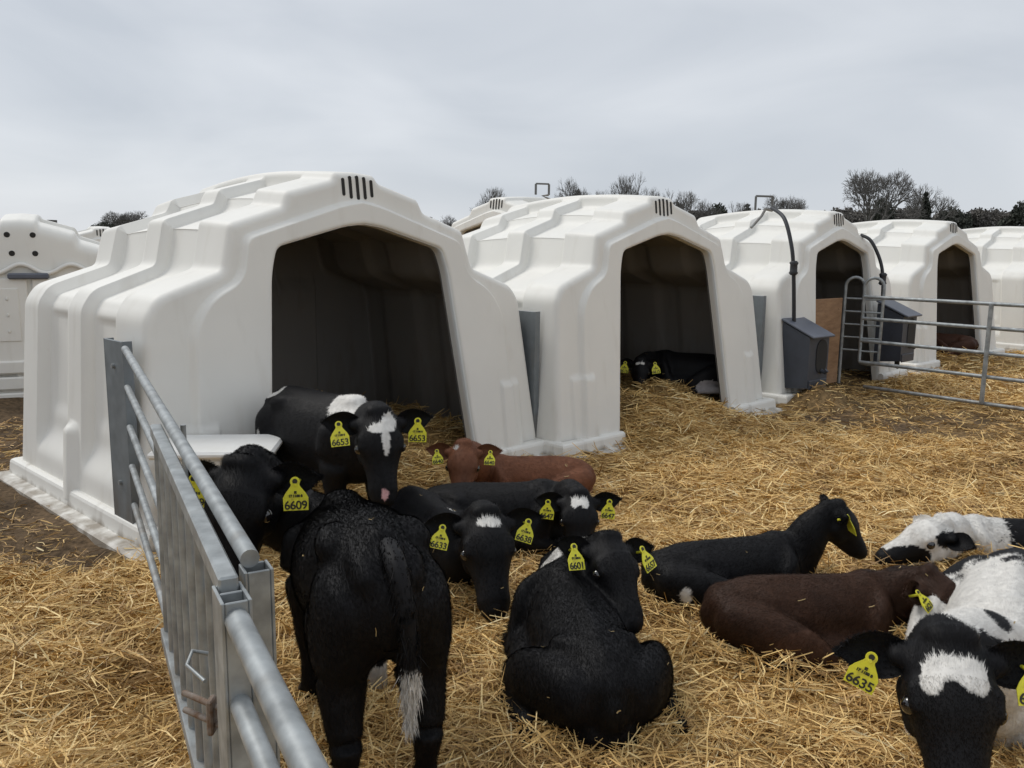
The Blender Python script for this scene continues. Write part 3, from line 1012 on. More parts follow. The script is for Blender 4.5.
def hose(pix, label, coll):
    pts = [at(*p) for p in pix]
    b = Vector(pts[-1]); root = empty('feed_hose', b)
    tag(root, label, 'hose', 'black feed hoses over the hutch roofs')
    mb = MB(); mb.tube([p - b for p in bez(pts)], .019, 10); mb.build('hose_tube', M['hose'], root)
    c = at(*coll) - b
    mb = MB(); mb.tube([c + Vector((0, 0, z)) for z in (-.07, -.05, -.03, .03, .05, .07)], [.026, .045, .036, .036, .045, .026], 12); mb.build('coupling', M['hose'], root)
    return root


hose([(772, 208, 8.8), (784, 218, 8.5), (791, 243, 8.36), (793.5, 270, 8.34), (794, 323, 8.40)], 'black hose rising from the left feeder over the roof of the hutch with the board', (793.7, 268, 8.34))
hose([(861, 235, 9.85), (871, 241, 9.75), (880, 260, 9.68), (883, 280, 9.65), (882, 308, 9.72)], 'black hose rising from the right feeder behind the long gate', (882.8, 279, 9.65))


def bracket(px, py, Yd, w, h, label, legs):
    p = at(px, py, Yd); root = empty('hose_bracket', p, .3)
    tag(root, label, 'bracket', 'metal roof brackets for hoses')
    mb = MB()
    for s_ in (-1, 1): mb = MB(); mb.beam((s_ * w / 2, 0, -h), (s_ * w / 2, 0, 0), .022, .03); mb.build('upright', M['galv_flat'], root)
    mb = MB(); mb.beam((-w / 2, 0, 0.002), (w / 2, 0, .002), .022, .02)
    mb.build('crossbar', M['galv_flat'], root)
    mb = MB()
    mb.tube([Vector(v) for v in legs], .014, 8); mb.build('stay', M['galv'], root)
    return root


bracket(764.5, 196.5, 8.9, .20, .14, 'small square metal bracket holding the black hose on a hutch roof', [(.1, 0, -.14), (0, -.03, -.13), (-.06, -.06, -.2), (-.2, -.1, -.32)])
bracket(542.5, 184, 10.6, .17, .13, 'small square metal bracket on the roof of the back-row hutch, against the sky', [(.08, 0, -.13), (.0, 0, -.14), (.10, 0, -.18)])

# ------------------------------------------------------------------ white lidded trough on the near hutch
tp = at(220, 444, 4.02)
tr = empty('feed_trough', (tp.x, tp.y, 0), .10)
tag(tr, 'white lidded feed box fixed to the front of the near hutch', 'trough')
mb = MB(); mb.box((0, .0, tp.z - .012), (.57, .40, .035), None, .012); mb.build('lid', M['lid'], tr)
mb = MB(); mb.box((0, .01, tp.z - .15), (.49, .35, .24), None, .02); mb.build('box', M['hutch'], tr)
mb = MB(); mb.tube([(.17, -.172, tp.z - .075), (.17, -.168, tp.z - .075)], .014, 12); mb.build('outlet', M['dark'], tr)
mb = MB(); mb.box((-.15, .22, tp.z - .10), (.04, .35, .05), None, .005); mb.box((.15, .27, tp.z - .10), (.04, .45, .05), None, .005); mb.build('bracket', M['galv_flat'], tr)

# a dark feed rack leaning inside the near hutch
mb = MB()
a_, b_ = hp(1, -.62, .42, .62), hp(1, -.40, .50, 1.16)
mb.beam(hp(1, -.78, .62, .40) , hp(1, -.36, .60, 1.13), .02, .09, .003)
for t in np.linspace(.1, .9, 6):
    q = hp(1, -.78, .62, .40).lerp(hp(1, -.36, .60, 1.13), float(t)); mb.sphere(q + Vector((.02, -.02, 0)), .018, None, 6, 4)
o = mb.build('leaning_bar', M['galv_flat']); tag(o, 'dark metal bar leaning inside the doorway of the near hutch', 'bar')
# ------------------------------------------------------------------ calves
def catmull(nodes, sub=4):
    N = np.array(nodes, dtype=float); n = len(N)
    P = np.vstack([2 * N[0] - N[1], N, 2 * N[-1] - N[-2]])
    res = []
    for i in range(1, n):
        for k in range(sub):
            t = k / sub; a, b, c, d_ = P[i - 1], P[i], P[i + 1], P[i + 2]
            res.append(.5 * (2 * b + (c - a) * t + (2 * a - 5 * b + 4 * c - d_) * t * t + (3 * b - a - 3 * c + d_) * t ** 3))
    res.append(N[-1]); res = np.array(res); res[:, 3:] = np.maximum(res[:, 3:], .006)
    return res


def loft(mb, nodes, up=(0, 0, 1), seg=18, sub=4):
    """tapering tube with elliptical sections: nodes (x,y,z, half width, half height)"""
    S = catmull(nodes, sub); n = len(S)
    up = Vector(up); rings = []
    cs = [Vector(s[:3]) for s in S]
    def frame(i):
        t = (cs[min(i + 1, n - 1)] - cs[max(i - 1, 0)]).normalized()
        x = t.cross(up)
        if x.length < .2: x = t.cross(Vector((1, 0, 0.3)))
        x.normalize(); y = x.cross(t).normalized()
        return t, x, y
    def ring(c, x, y, rw, rh): return [c + x * (math.cos(2 * math.pi * k / seg) * rw) + y * (math.sin(2 * math.pi * k / seg) * rh) for k in range(seg)]
    t, x, y = frame(0); rr = min(S[0][3], S[0][4])
    for a in (.02, .35, .75, 1.15): rings.append(ring(cs[0] - t * rr * math.cos(a), x, y, S[0][3] * math.sin(a), S[0][4] * math.sin(a)))
    for i in range(n):
        t, x, y = frame(i); rings.append(ring(cs[i], x, y, S[i][3], S[i][4]))
    rr = min(S[-1][3], S[-1][4])
    for a in (1.15, .75, .35, .02): rings.append(ring(cs[-1] + t * rr * math.cos(a), x, y, S[-1][3] * math.sin(a), S[-1][4] * math.sin(a)))
    vs = [v for r_ in rings for v in r_]; m = len(rings)
    fs = [(i * seg + k, i * seg + (k + 1) % seg, (i + 1) * seg + (k + 1) % seg, (i + 1) * seg + k) for i in range(m - 1) for k in range(seg)]
    fs.append(tuple(reversed(range(seg)))); fs.append(tuple((m - 1) * seg + k for k in range(seg)))
    mb.add(vs, fs)


def fuse(mb, voxel, smooth=5):
    """union of all lofts as one continuous skin"""
    me = bpy.data.meshes.new('tmp'); me.from_pydata(mb.v, [], mb.f); me.update()
    o = bpy.data.objects.new('tmp', me); C.objects.link(o)
    r = o.modifiers.new('r', 'REMESH'); r.mode = 'VOXEL'; r.voxel_size = voxel; r.adaptivity = 0
    s = o.modifiers.new('s', 'SMOOTH'); s.factor = .5; s.iterations = smooth
    dg = bpy.context.evaluated_depsgraph_get(); dg.update()
    ev = o.evaluated_get(dg).to_mesh()
    n = len(ev.vertices); V = np.empty(n * 3, dtype=np.float32); ev.vertices.foreach_get('co', V); V = V.reshape(-1, 3)
    nl = len(ev.loops); L_ = np.empty(nl, dtype=np.int32); ev.loops.foreach_get('vertex_index', L_)
    Nn = np.empty(n * 3, dtype=np.float32); ev.vertices.foreach_get('normal', Nn)
    Qd = L_.reshape(-1, 4).copy()
    o.evaluated_get(dg).to_mesh_clear()
    bpy.data.objects.remove(o); bpy.data.meshes.remove(me)
    return V, Qd, Nn.reshape(-1, 3)


def relax(V, Qd, w, its):
    """even out the skin, most where w is 1"""
    V = V.astype(np.float64); n = len(V); w = w[:, None] * .6
    a = np.concatenate([Qd[:, k] for k in range(4)]); b = np.concatenate([Qd[:, (k + 1) % 4] for k in range(4)])
    cnt = (np.bincount(a, minlength=n) + np.bincount(b, minlength=n))[:, None]
    for _ in range(its):
        S = np.stack([np.bincount(a, V[b, k], n) + np.bincount(b, V[a, k], n) for k in range(3)], 1) / cnt
        V = V + (S - V) * w
    fn = np.cross(V[Qd[:, 2]] - V[Qd[:, 0]], V[Qd[:, 3]] - V[Qd[:, 1]])
    N_ = np.stack([sum(np.bincount(Qd[:, k], fn[:, j], n) for k in range(4)) for j in range(3)], 1)
    return V.astype(np.float32), N_ / (np.linalg.norm(N_, axis=1)[:, None] + 1e-12)


SCRAPS = []
BLACK = np.array([.0062, .0060, .0070]); WHITE = np.array([.70, .68, .64])


def text_mesh(s, size):
    cu = bpy.data.curves.new('t', 'FONT'); cu.body = s; cu.size = size; cu.align_x = 'CENTER'; cu.extrude = .0008; cu.offset = .0006; cu.space_character = .95
    o = bpy.data.objects.new('t', cu); C.objects.link(o)
    dg = bpy.context.evaluated_depsgraph_get(); dg.update()
    me = bpy.data.meshes.new_from_object(o.evaluated_get(dg)); bpy.data.objects.remove(o)
    me.materials.clear(); me.materials.append(M['ink']); return me


def make_tag(parent, pos, normal, down, num, sc=1.0, label=None):
    """yellow ear tag: bell shape with a round eyelet, hung at pos"""
    n = Vector(normal).normalized(); d = Vector(down).normalized()
    n = (n + Vector((random.uniform(-.22, .22), random.uniform(-.22, .22), random.uniform(-.15, .25)))).normalized(); d = (d + Vector((random.uniform(-.16, .16), random.uniform(-.16, .16), 0))).normalized()
    d = (d - n * d.dot(n)).normalized(); x = d.cross(n).normalized() * -1
    # local: x right, y up (= -down), z = normal
    xr = (-d).cross(n).normalized()
    R = Matrix((xr, -d, n)).transposed()
    w = .041
    outl = [(-w, -.088), (w, -.088), (w * 1.02, -.045), (w * .80, -.028), (.016, -.006)]
    arc_ = [(.0165 * math.cos(a), .010 + .0165 * math.sin(a)) for a in np.linspace(-.6, math.pi + .6, 14)]
    outl = outl + arc_ + [(-.016, -.006), (-w * .80, -.028), (-w * 1.02, -.045)]
    outl = [(a * sc, b * sc) for a, b in outl]
    mb = MB(); mb.prism(outl, -.0015, .0015)
    o = mb.build('ear_tag', M['tag'], parent)
    o.matrix_local = Matrix.Translation(Vector(pos)) @ R.to_4x4()
    if label: o['label'] = label
    mb = MB(); mb.prism([(.0085 * sc * math.cos(a), .012 * sc + .0085 * sc * math.sin(a)) for a in np.linspace(0, 6.283, 14, endpoint=False)], -.002, .0035)
    mb.build('eyelet', M['ink'], o)
    if num:
        t = link_mesh('number', text_mesh(num, .040 * sc), None, o); t.location = (0, -.083 * sc, .0022)
        t = link_mesh('small_print', text_mesh('IE\n17 1188 8', .012 * sc), None, o); t.location = (0, -.030 * sc, .0022)
    return o


def lying_body(mb, legs=True, belly=1.0, side=1):
    # ribcage and barrel: narrow along the back, wide where it rests
    loft(mb, [(-.46, 0, .22, .06, .09), (-.41, 0, .245, .11, .13), (-.30, 0, .25, .145, .165), (-.12, 0, .235, .172, .18), (.06, 0, .235, .175, .185), (.22, 0, .24, .155, .18), (.34, 0, .245, .12, .16), (.42, 0, .24, .085, .12)])
    loft(mb, [(-.40, 0, .13, .12, .10), (-.22, 0, .13, .20 * belly, .12), (-.02, 0, .13, .232 * belly, .135), (.14, 0, .14, .215 * belly, .13), (.30, 0, .15, .15, .12)])
    loft(mb, [(-.40, 0, .375, .030, .022), (-.2, 0, .405, .030, .022), (.05, 0, .405, .028, .022), (.26, 0, .415, .035, .026)])
    for s in (-1, 1):
        loft(mb, [(-.265, s * .095, .355, .034, .034), (-.225, s * .125, .345, .030, .030)])                # hook bones
        loft(mb, [(-.455, s * .05, .30, .030, .03), (-.42, s * .055, .32, .032, .03)])                    # pin bones
        loft(mb, [(.27, s * .055, .385, .036, .05), (.27, s * .12, .29, .055, .09), (.24, s * .165, .18, .055, .075)])   # shoulder blade
        loft(mb, [(.24, s * .165, .20, .055, .06), (.17, s * .20, .12, .048, .055)])
        if legs:
            a = 1.0 if s == side else .88
            loft(mb, [(-.40, s * .10, .25, .085, .10), (-.29, s * .165 * a, .215, .085, .125), (-.15, s * .235 * a, .175, .072, .115), (-.03, s * .268 * a, .135, .050, .070)])     # thigh
            loft(mb, [(-.03, s * .270 * a, .120, .046, .055), (-.17, s * .280 * a, .095, .036, .044), (-.35, s * .265 * a, .085, .030, .036)])                # gaskin to hock
            loft(mb, [(-.36, s * .265 * a, .085, .032, .034), (-.24, s * .300 * a, .075, .023, .026), (-.11, s * .318 * a, .070, .022, .025), (-.06, s * .320 * a, .062, .027, .028), (-.03, s * .320 * a, .055, .026, .026)])
            loft(mb, [(.17, s * .20, .125, .048, .055), (.30, s * .205, .105, .036, .042), (.44, s * .18, .090, .034, .036)])
            loft(mb, [(.445, s * .175, .085, .035, .035), (.34, s * .155, .065, .023, .025), (.25, s * .14, .055, .026, .027)])


def standing_body(mb):
    loft(mb, [(-.46, 0, .62, .075, .11), (-.42, 0, .62, .115, .15), (-.30, 0, .615, .150, .185), (-.12, 0, .595, .185, .21), (.06, 0, .58, .188, .222), (.22, 0, .59, .165, .21), (.34, 0, .60, .14, .19), (.42, 0, .61, .10, .14)])
    loft(mb, [(-.36, 0, .775, .05, .03), (0, 0, .775, .05, .03), (.28, 0, .80, .06, .035)])
    for s in (-1, 1):
        loft(mb, [(-.28, s * .11, .73, .05, .045), (-.22, s * .10, .745, .05, .04)])
        loft(mb, [(-.46, s * .055, .70, .035, .04), (-.40, s * .06, .73, .04, .035)])
        loft(mb, [(-.35, s * .085, .62, .095, .15), (-.34, s * .10, .50, .090, .135), (-.345, s * .105, .40, .072, .10), (-.39, s * .11, .31, .052, .066), (-.415, s * .108, .25, .044, .052), (-.40, s * .108, .16, .030, .034), (-.385, s * .108, .09, .034, .038), (-.36, s * .108, .045, .036, .042), (-.345, s * .108, .01, .038, .045)])
        loft(mb, [(-.27, s * .12, .52, .07, .10), (-.20, s * .125, .44, .055, .07)])
        loft(mb, [(.29, s * .09, .64, .07, .13), (.26, s * .125, .50, .065, .10), (.25, s * .12, .38, .05, .06), (.27, s * .115, .27, .043, .046), (.27, s * .113, .20, .033, .034), (.27, s * .113, .10, .032, .033), (.285, s * .113, .05, .034, .038), (.30, s * .113, .01, .037, .044)])


def calf(label, loc, yaw, poll, nose, lying=True, hs=1.22, bs=1.0, coat=BLACK, patches=(), numbers=('6601', None), fur=22000, voxel=.0095, ear=(0, 0), up=(0, 0, 1), side=1,
         neck_r=(.105, .13), muzzle=None, belly=1.0, ears=True, group=None, name='calf', rimcol=None, tagdown=None, hind=None, tagsc=1.0, z0=None, neckmid=None, sink=None, dip=0.0, xs=1.0):
    sink = (.035 if lying else .02) if sink is None else sink
    gz = float(ground_h(np.array([loc[0]]), np.array([loc[1]]))[0]) if z0 is None else z0
    root = empty(name, (loc[0], loc[1], gz - sink), yaw)
    tag(root, label, 'calf', group or ('calves lying on the straw' if lying else 'calves standing by the fence'))
    Mw = Matrix.Translation((loc[0], loc[1], gz - sink)) @ Matrix.Rotation(yaw, 4, 'Z')
    Mi = Mw.inverted()
    P = Mi @ Vector(poll); N = Mi @ Vector(nose)
    mb = MB()
    (lying_body(mb, side=side, belly=belly) if lying else standing_body(mb))
    if bs != 1.0: mb.v = [(x * bs, y * bs, z * bs) for (x, y, z) in mb.v]
    if dip or xs != 1: mb.v = [(x * xs, y, z * (1 - dip * float(smooth01(-.25, .45, x)))) for (x, y, z) in mb.v]
    hf = (N - P).normalized(); upl = (Mi.to_3x3() @ Vector(up)).normalized()
    hr = hf.cross(upl).normalized(); hu = hr.cross(hf).normalized()
    # keep the head its own length, measured back from the nose
    HLn = .275 * hs
    P = P * 1.0
    def H(t, s_, u_): return P + (hf * t + hr * s_ + hu * u_) * hs
    def hl_(nodes): return [(*H(t, s_, u_), rw * hs, rh * hs) for (t, s_, u_, rw, rh) in nodes]
    # head
    loft(mb, hl_([(-.035, 0, -.01, .052, .058), (.01, 0, 0, .068, .068), (.055, 0, -.003, .077, .077), (.095, 0, -.008, .073, .074), (.132, 0, -.016, .061, .062), (.168, 0, -.022, .052, .054), (.202, 0, -.027, .049, .050), (.232, 0, -.031, .050, .046), (.246, 0, -.032, .043, .040)]), up=hu)
    loft(mb, hl_([(.02, 0, -.062, .045, .038), (.09, 0, -.075, .046, .034), (.17, 0, -.068, .036, .028), (.225, 0, -.064, .034, .022)]), up=hu)
    for s_ in (-1, 1):
        loft(mb, hl_([(.045, s_ * .045, -.045, .035, .04), (.10, s_ * .042, -.055, .028, .033)]), up=hu)      # cheek
        loft(mb, hl_([(.066, s_ * .056, .026, .024, .020), (.098, s_ * .058, .022, .020, .016)]), up=hu)      # brow
        loft(mb, hl_([(.11, s_ * .052, -.012, .014, .016), (.14, s_ * .046, -.022, .014, .014)]), up=hu)
        loft(mb, hl_([(.228, s_ * .030, -.020, .018, .018), (.245, s_ * .026, -.024, .015, .014)]), up=hu)   # nostril wing
        loft(mb, hl_([(.002, s_ * .05, .008, .026, .024), (.004, s_ * .082, .006, .021, .019)]), up=hu)       # ear root
    loft(mb, hl_([(-.020, -.02, .046, .032, .026), (-.020, .02, .046, .032, .026)]), up=hf)                    # poll tuft
    # neck
    wz = (.31, .305) if lying else (.62, .64)
    A = Vector((.24 * xs, 0, wz[0] * (1 - dip * .9))) * bs; A2 = Vector((.38 * xs, 0, (wz[1] - .01) * (1 - dip))) * bs
    nb = H(-.015, 0, -.045)
    mid = A2.lerp(nb, .5) + Vector((0, 0, .02)) if neckmid is None else Mi @ Vector(neckmid)
    loft(mb, [(*A, .115 * bs, .145 * bs), (*A2, neck_r[0] * bs * .92, neck_r[1] * bs), (*mid, (neck_r[0] * .84) * hs * .9, neck_r[1] * .84 * hs * .9), (*nb, .062 * hs, .078 * hs)])
    V, Qd, Nn = fuse(mb, voxel, 3)
    Hm = np.array([tuple(hf), tuple(hr), tuple(hu)])
    hc = (V - np.array(tuple(P))) @ Hm.T / hs
    dhead = np.sqrt((np.maximum(0, np.abs(hc - np.array([.13, 0, -.02])) - np.array([.15, .08, .09])) ** 2).sum(1))
    wgt = .16 + .84 * smooth01(.0, .07, dhead)
    wgt = wgt * (.22 + .78 * smooth01(.30, .46, V[:, 2])) if not lying else wgt * (.30 + .70 * smooth01(.08, .26, V[:, 2]))
    V, Nn = relax(V, Qd, wgt, 11 if lying else 17)
    # ears, cupped
    EV, EQ = [], []; tagspots = {}
    nu_, nv_ = 15, 9
    for s_ in (-1, 1):
        droop = ear[0 if s_ < 0 else 1]
        ax = (hr * s_ * 1.0 + hu * (.02 - droop * .6) - hf * (.16 - droop * .5)).normalized()
        cupn = (hf * .50 + hu * .74 + hr * s_ * .12); cupn = (cupn - ax * cupn.dot(ax)).normalized()
        cr_ = ax.cross(cupn).normalized()
        if cr_.dot(hf) > 0: cr_ = -cr_
        b0 = H(.006, s_ * .062, .006); EL = .130 * hs
        def wid(u_): return hs * .0425 * (max(0, math.sin(math.pi * min(1, (u_ * .82 + .16)))) ** .85)
        for layer in (0, 1):
            base = len(EV)
            for i in range(nu_):
                u_ = i / (nu_ - 1)
                w_ = wid(u_) * (1 if u_ < .97 else .15)
                for j in range(nv_):
                    v_ = -1 + 2 * j / (nv_ - 1)
                    cup = (1 - v_ * v_) * w_ * .55 * (1 - .3 * u_)
                    th = (.005 if layer else 0) * hs * (1 - abs(v_) ** 3)
                    EV.append(b0 + ax * (u_ * EL * (1 - .06 * v_ * v_)) + cr_ * (v_ * w_) - cupn * (cup + th))
            for i in range(nu_ - 1):
                for j in range(nv_ - 1):
                    a = base + i * nv_ + j; q = (a, a + nv_, a + nv_ + 1, a + 1)
                    EQ.append(q if layer else q[::-1])
        tagspots[s_] = (b0 + ax * EL * .52 + cr_ * (-.008 * hs) - cupn * (wid(.5) * .30), cupn, cr_, ax)
    nb_ = len(V)
    ids = np.random.default_rng(nb_).choice(nb_, 13)
    for k in ids:
        if V[k, 2] > .12: SCRAPS.append((Mw @ Vector(V[k].tolist()), Mw.to_3x3() @ Vector(Nn[k].tolist())))
    EVn = np.array([tuple(v) for v in EV], dtype=np.float32)
    Vall = np.concatenate([V, EVn]); Qall = np.concatenate([Qd, np.array(EQ, dtype=np.int32) + nb_])
    # coat colour
    base_c = np.tile(coat, (len(Vall), 1)) * (1 + .30 * vnoise3(Vall, 3.0, 3) + .22 * vnoise3(Vall, 14.0, 6))[:, None]
    hc = (Vall - np.array(tuple(P))) @ Hm.T / hs
    nz = vnoise3(Vall, 17, 7) * .22 + vnoise3(Vall, 60, 9) * .12 + vnoise3(Vall, 160, 2) * .06
    def paint(pts, hpts, cols, nz_):
        for pt in patches:
            fr, c, r, cl = pt
            q = hpts if fr == 'h' else pts
            d2 = (((q - np.array(c)) / np.array(r)) ** 2).sum(1)
            cols[(d2 + nz_ * 1.5) < 1] = cl
        return cols
    cols = paint(Vall, hc, base_c, nz)
    if rimcol is not None: pass
    # hair blades growing from the skin
    tri = V[Qd]                      # (nq,4,3)
    ar = np.linalg.norm(np.cross(tri[:, 2] - tri[:, 0], tri[:, 3] - tri[:, 1]), axis=1)
    rg = np.random.default_rng(len(V)); fur = int(fur * 1.5)
    fi = rg.choice(len(Qd), fur, p=ar / ar.sum())
    uv = rg.random((fur, 2)); w4 = np.stack([(1 - uv[:, 0]) * (1 - uv[:, 1]), uv[:, 0] * (1 - uv[:, 1]), uv[:, 0] * uv[:, 1], (1 - uv[:, 0]) * uv[:, 1]], 1)
    Pp = (tri[fi] * w4[:, :, None]).sum(1); Pn = (Nn[Qd[fi]] * w4[:, :, None]).sum(1); Pn /= np.linalg.norm(Pn, axis=1)[:, None] + 1e-9
    hcp = (Pp - np.array(tuple(P))) @ Hm.T / hs
    onhead = (hcp[:, 0] > -.03) & (hcp[:, 0] < .3) & (np.abs(hcp[:, 1]) < .11) & (np.abs(hcp[:, 2] + .02) < .14)
    flow = np.where(onhead[:, None], np.array(tuple(hf))[None] * .9 * np.where(hcp[:, :1] < .05, -1, 1), np.array([[-.8, 0, -.55]]))
    flow = flow + rg.normal(0, .28, (fur, 3))
    flow = flow - Pn * (flow * Pn).sum(1)[:, None]; flow /= np.linalg.norm(flow, axis=1)[:, None] + 1e-9
    ln = rg.uniform(.008, .019, fur) * np.where(onhead, .6, 1.0) * np.where(onhead & (hcp[:, 0] < .045) & (hcp[:, 2] > 0), 2.2, 1)
    dirn = flow * .90 + Pn * .34
    sd_ = np.cross(dirn, Pn); sd_ /= np.linalg.norm(sd_, axis=1)[:, None] + 1e-9
    wd = rg.uniform(.0006, .0013, fur)[:, None] * (voxel / .0085)
    Bv = np.stack([Pp - sd_ * wd - Pn * .001, Pp + sd_ * wd - Pn * .001, Pp + dirn * ln[:, None]], 1).reshape(-1, 3)
    # short hairs fringing the ears
    et = EVn[np.array(EQ)]; ne = fur // 14
    fe = rg.integers(0, len(EQ), ne); pe = et[fe].mean(1) + rg.normal(0, .003, (ne, 3))
    ec = EVn.reshape(4, nu_ * nv_, 3).mean(1); ec = np.where((fe < len(EQ) // 2)[:, None], (ec[0] + ec[1])[None] / 2, (ec[2] + ec[3])[None] / 2)
    de = pe - ec; de /= np.linalg.norm(de, axis=1)[:, None] + 1e-9; de = de + rg.normal(0, .45, (ne, 3))
    Pp = np.concatenate([Pp, pe]); Bv = np.concatenate([Bv, np.stack([pe - sd_[:ne] * wd[:ne], pe + sd_[:ne] * wd[:ne], pe + de * rg.uniform(.003, .008, ne)[:, None]], 1).reshape(-1, 3)])
    hcp = np.concatenate([hcp, (pe - np.array(tuple(P))) @ Hm.T / hs]); fur = fur + ne
    bc = np.tile(coat, (fur, 1)) * (rg.uniform(.65, 1.55, fur) * (1 + .30 * vnoise3(Pp, 3.0, 3) + .25 * vnoise3(Pp, 14.0, 6)))[:, None]
    nzb = vnoise3(Pp, 17, 7) * .22 + vnoise3(Pp, 60, 9) * .12 + vnoise3(Pp, 160, 2) * .06 + rg.normal(0, .03, fur)
    bc = paint(Pp, hcp, bc, nzb)
    T_ = np.arange(fur * 3).reshape(-1, 3) + len(Vall)
    me = np_mesh('body', np.concatenate([Vall, Bv]), Q=Qall, T=T_, col=np.concatenate([cols, np.repeat(bc, 3, axis=0)]), smooth=True)
    nv = len(Vall); NN = np.empty(len(me.vertices) * 3, dtype=np.float32); me.vertices.foreach_get('normal', NN); NN = NN.reshape(-1, 3)
    fn_ = Pn[:fur - ne] + .30 * flow + rg.normal(0, .10, (fur - ne, 3)); fn_ /= np.linalg.norm(fn_, axis=1)[:, None]
    NN[nv:nv + 3 * (fur - ne)] = np.repeat(fn_, 3, axis=0)
    me.normals_split_custom_set_from_vertices(NN.tolist())
    link_mesh('body', me, M['coat'], root)
    # eyes, nose pad
    for s_ in (-1, 1):
        e = MB(); e.sphere(H(.090, s_ * .0685, .004), .0175 * hs); e.build('eye', M['eye'], root)
    nm = MB(); Rn = Matrix((hr, hu, -hf)).transposed()
    nm.sphere(H(.252, 0, -.034), (.036 * hs, .025 * hs, .020 * hs), Rn, 16, 10)
    nose_o = nm.build('nose', muzzle or M['nose'], root)
    for s_ in (-1, 1):
        q = MB(); q.sphere(H(.264, s_ * .020, -.030), (.008 * hs, .006 * hs, .006 * hs), Rn @ Matrix.Rotation(s_ * .5, 3, 'Z'), 8, 6); q.build('nostril', M['dark'], nose_o)
    # tags
    dn = Mi.to_3x3() @ Vector((0, 0, -1))
    for s_, num in ((-1, numbers[0]), (1, numbers[1])):
        if num is None: continue
        pos, cn, cr_, ax = tagspots[s_]
        nn = cn
        dd = dn if tagdown is None else (dn + ax * tagdown[0 if s_ < 0 else 1])
        make_tag(root, pos + cn * .03 * hs, nn, dd, num, tagsc)
        st = MB(); st.tube([pos - cn * .02, pos + cn * .034 * hs], .005, 8); st.build('tag_stud', M['tag'], root)
    # hooves
    if not lying:
        for (x_, y_) in ((-.335, .108), (-.335, -.108), (.31, .113), (.31, -.113)):
            hb = MB(); q0 = np.array([x_, y_]) * bs
            for k in (-1, 1): loft(hb, [(q0[0] - .01, q0[1] + k * .016, .045 * bs, .017, .02), (q0[0] + .01, q0[1] + k * .018, .02, .020, .028), (q0[0] + .02, q0[1] + k * .018, .002, .021, .032)], seg=10, sub=2)
            hb.build('hoof', M['hoof'], root)
    else:
        for s_ in (-1, 1):
            for (x_, y_, z_) in ((-.01, .320, .050), (.215, .138, .045)):
                a = (1.0 if s_ == side else .85) if x_ < 0 else 1.0
                hb = MB(); sx_ = 1 if x_ < 0 else -1
                for k in (-1, 1): loft(hb, [(x_ * bs, (s_ * y_ * a + k * .014) * bs, z_, .017, .02), ((x_ + sx_ * .04) * bs, (s_ * y_ * a + k * .016) * bs, z_ - .008, .015, .016)], seg=10, sub=2)
                hb.build('hoof', M['hoof'], root)
    return root, H


def tail(root, pts, rad, mat_cols, fur=2500, tip=None):
    """a hair-covered tail as a part; pts in the calf's own frame"""
    mb = MB(); loft(mb, [(*p, r_, r_) for p, r_ in zip(pts, rad)], seg=10, sub=5)
    V = np.array(mb.v); F = [f for f in mb.f if len(f) == 4]
    zt = V[:, 2]
    def colr(P_):
        c = np.tile(mat_cols[0], (len(P_), 1))
        if tip is not None: c[P_[:, 2] + vnoise3(P_, 40, 3) * .02 < tip] = mat_cols[1]
        return c
    tri = V[np.array(F)]; rg = np.random.default_rng(5)
    fi = rg.integers(0, len(F), fur); Pp = tri[fi].mean(1) + rg.normal(0, .004, (fur, 3))
    d = np.tile([0, 0, -1.], (fur, 1)) + rg.normal(0, .22, (fur, 3)); ln = rg.uniform(.02, .05, fur)[:, None]
    sdv = np.cross(d, rg.normal(size=(fur, 3))); sdv /= np.linalg.norm(sdv, axis=1)[:, None]
    B = np.stack([Pp - sdv * .0013, Pp + sdv * .0013, Pp + d * ln], 1).reshape(-1, 3)
    cb = colr(Pp) * rg.uniform(.65, 1.15, fur)[:, None]
    me = np_mesh('tail', np.concatenate([V, B]), Q=np.array(F), T=np.arange(fur * 3).reshape(-1, 3) + len(V), col=np.concatenate([colr(V), np.repeat(cb, 3, axis=0)]), smooth=True)
    return link_mesh('tail', me, M['coat'], root)


W_ = WHITE
BROWN = np.array([.040, .0185, .0105]); RED = np.array([.165, .066, .034]); GREY = np.array([.16, .15, .15])
CREAM = np.array([.62, .56, .47])

# A: standing in front, rump to us, head turned back by the fence
rA, HA = calf('standing all-black calf with its rump to the viewer, tag 6609 and white tail tip',
     (-.455, 2.40), 1.93, at(247, 478, 2.66), at(226, 574, 2.50), lying=False, hs=1.34, bs=.99, dip=.15, xs=1.0, neckmid=at(285, 515, 2.82), numbers=('6609', '6609'), fur=110000, voxel=.0085,
     patches=(('b', (.28, -.12, .05), (.06, .06, .07), W_ * .8), ('b', (-.30, .02, .93), (.03, .015, .02), GREY)), ear=(.05, .25), tagsc=.95, tagdown=(0, .1), neck_r=(.11, .12))
tail(rA, [(-.40, -.01, .755), (-.495, -.01, .735), (-.545, -.02, .64), (-.55, -.03, .54), (-.545, -.03, .46), (-.54, -.03, .37)], [.026, .027, .021, .018, .020, .006], (BLACK * 1.1, W_ * .85), 3500, tip=.50)
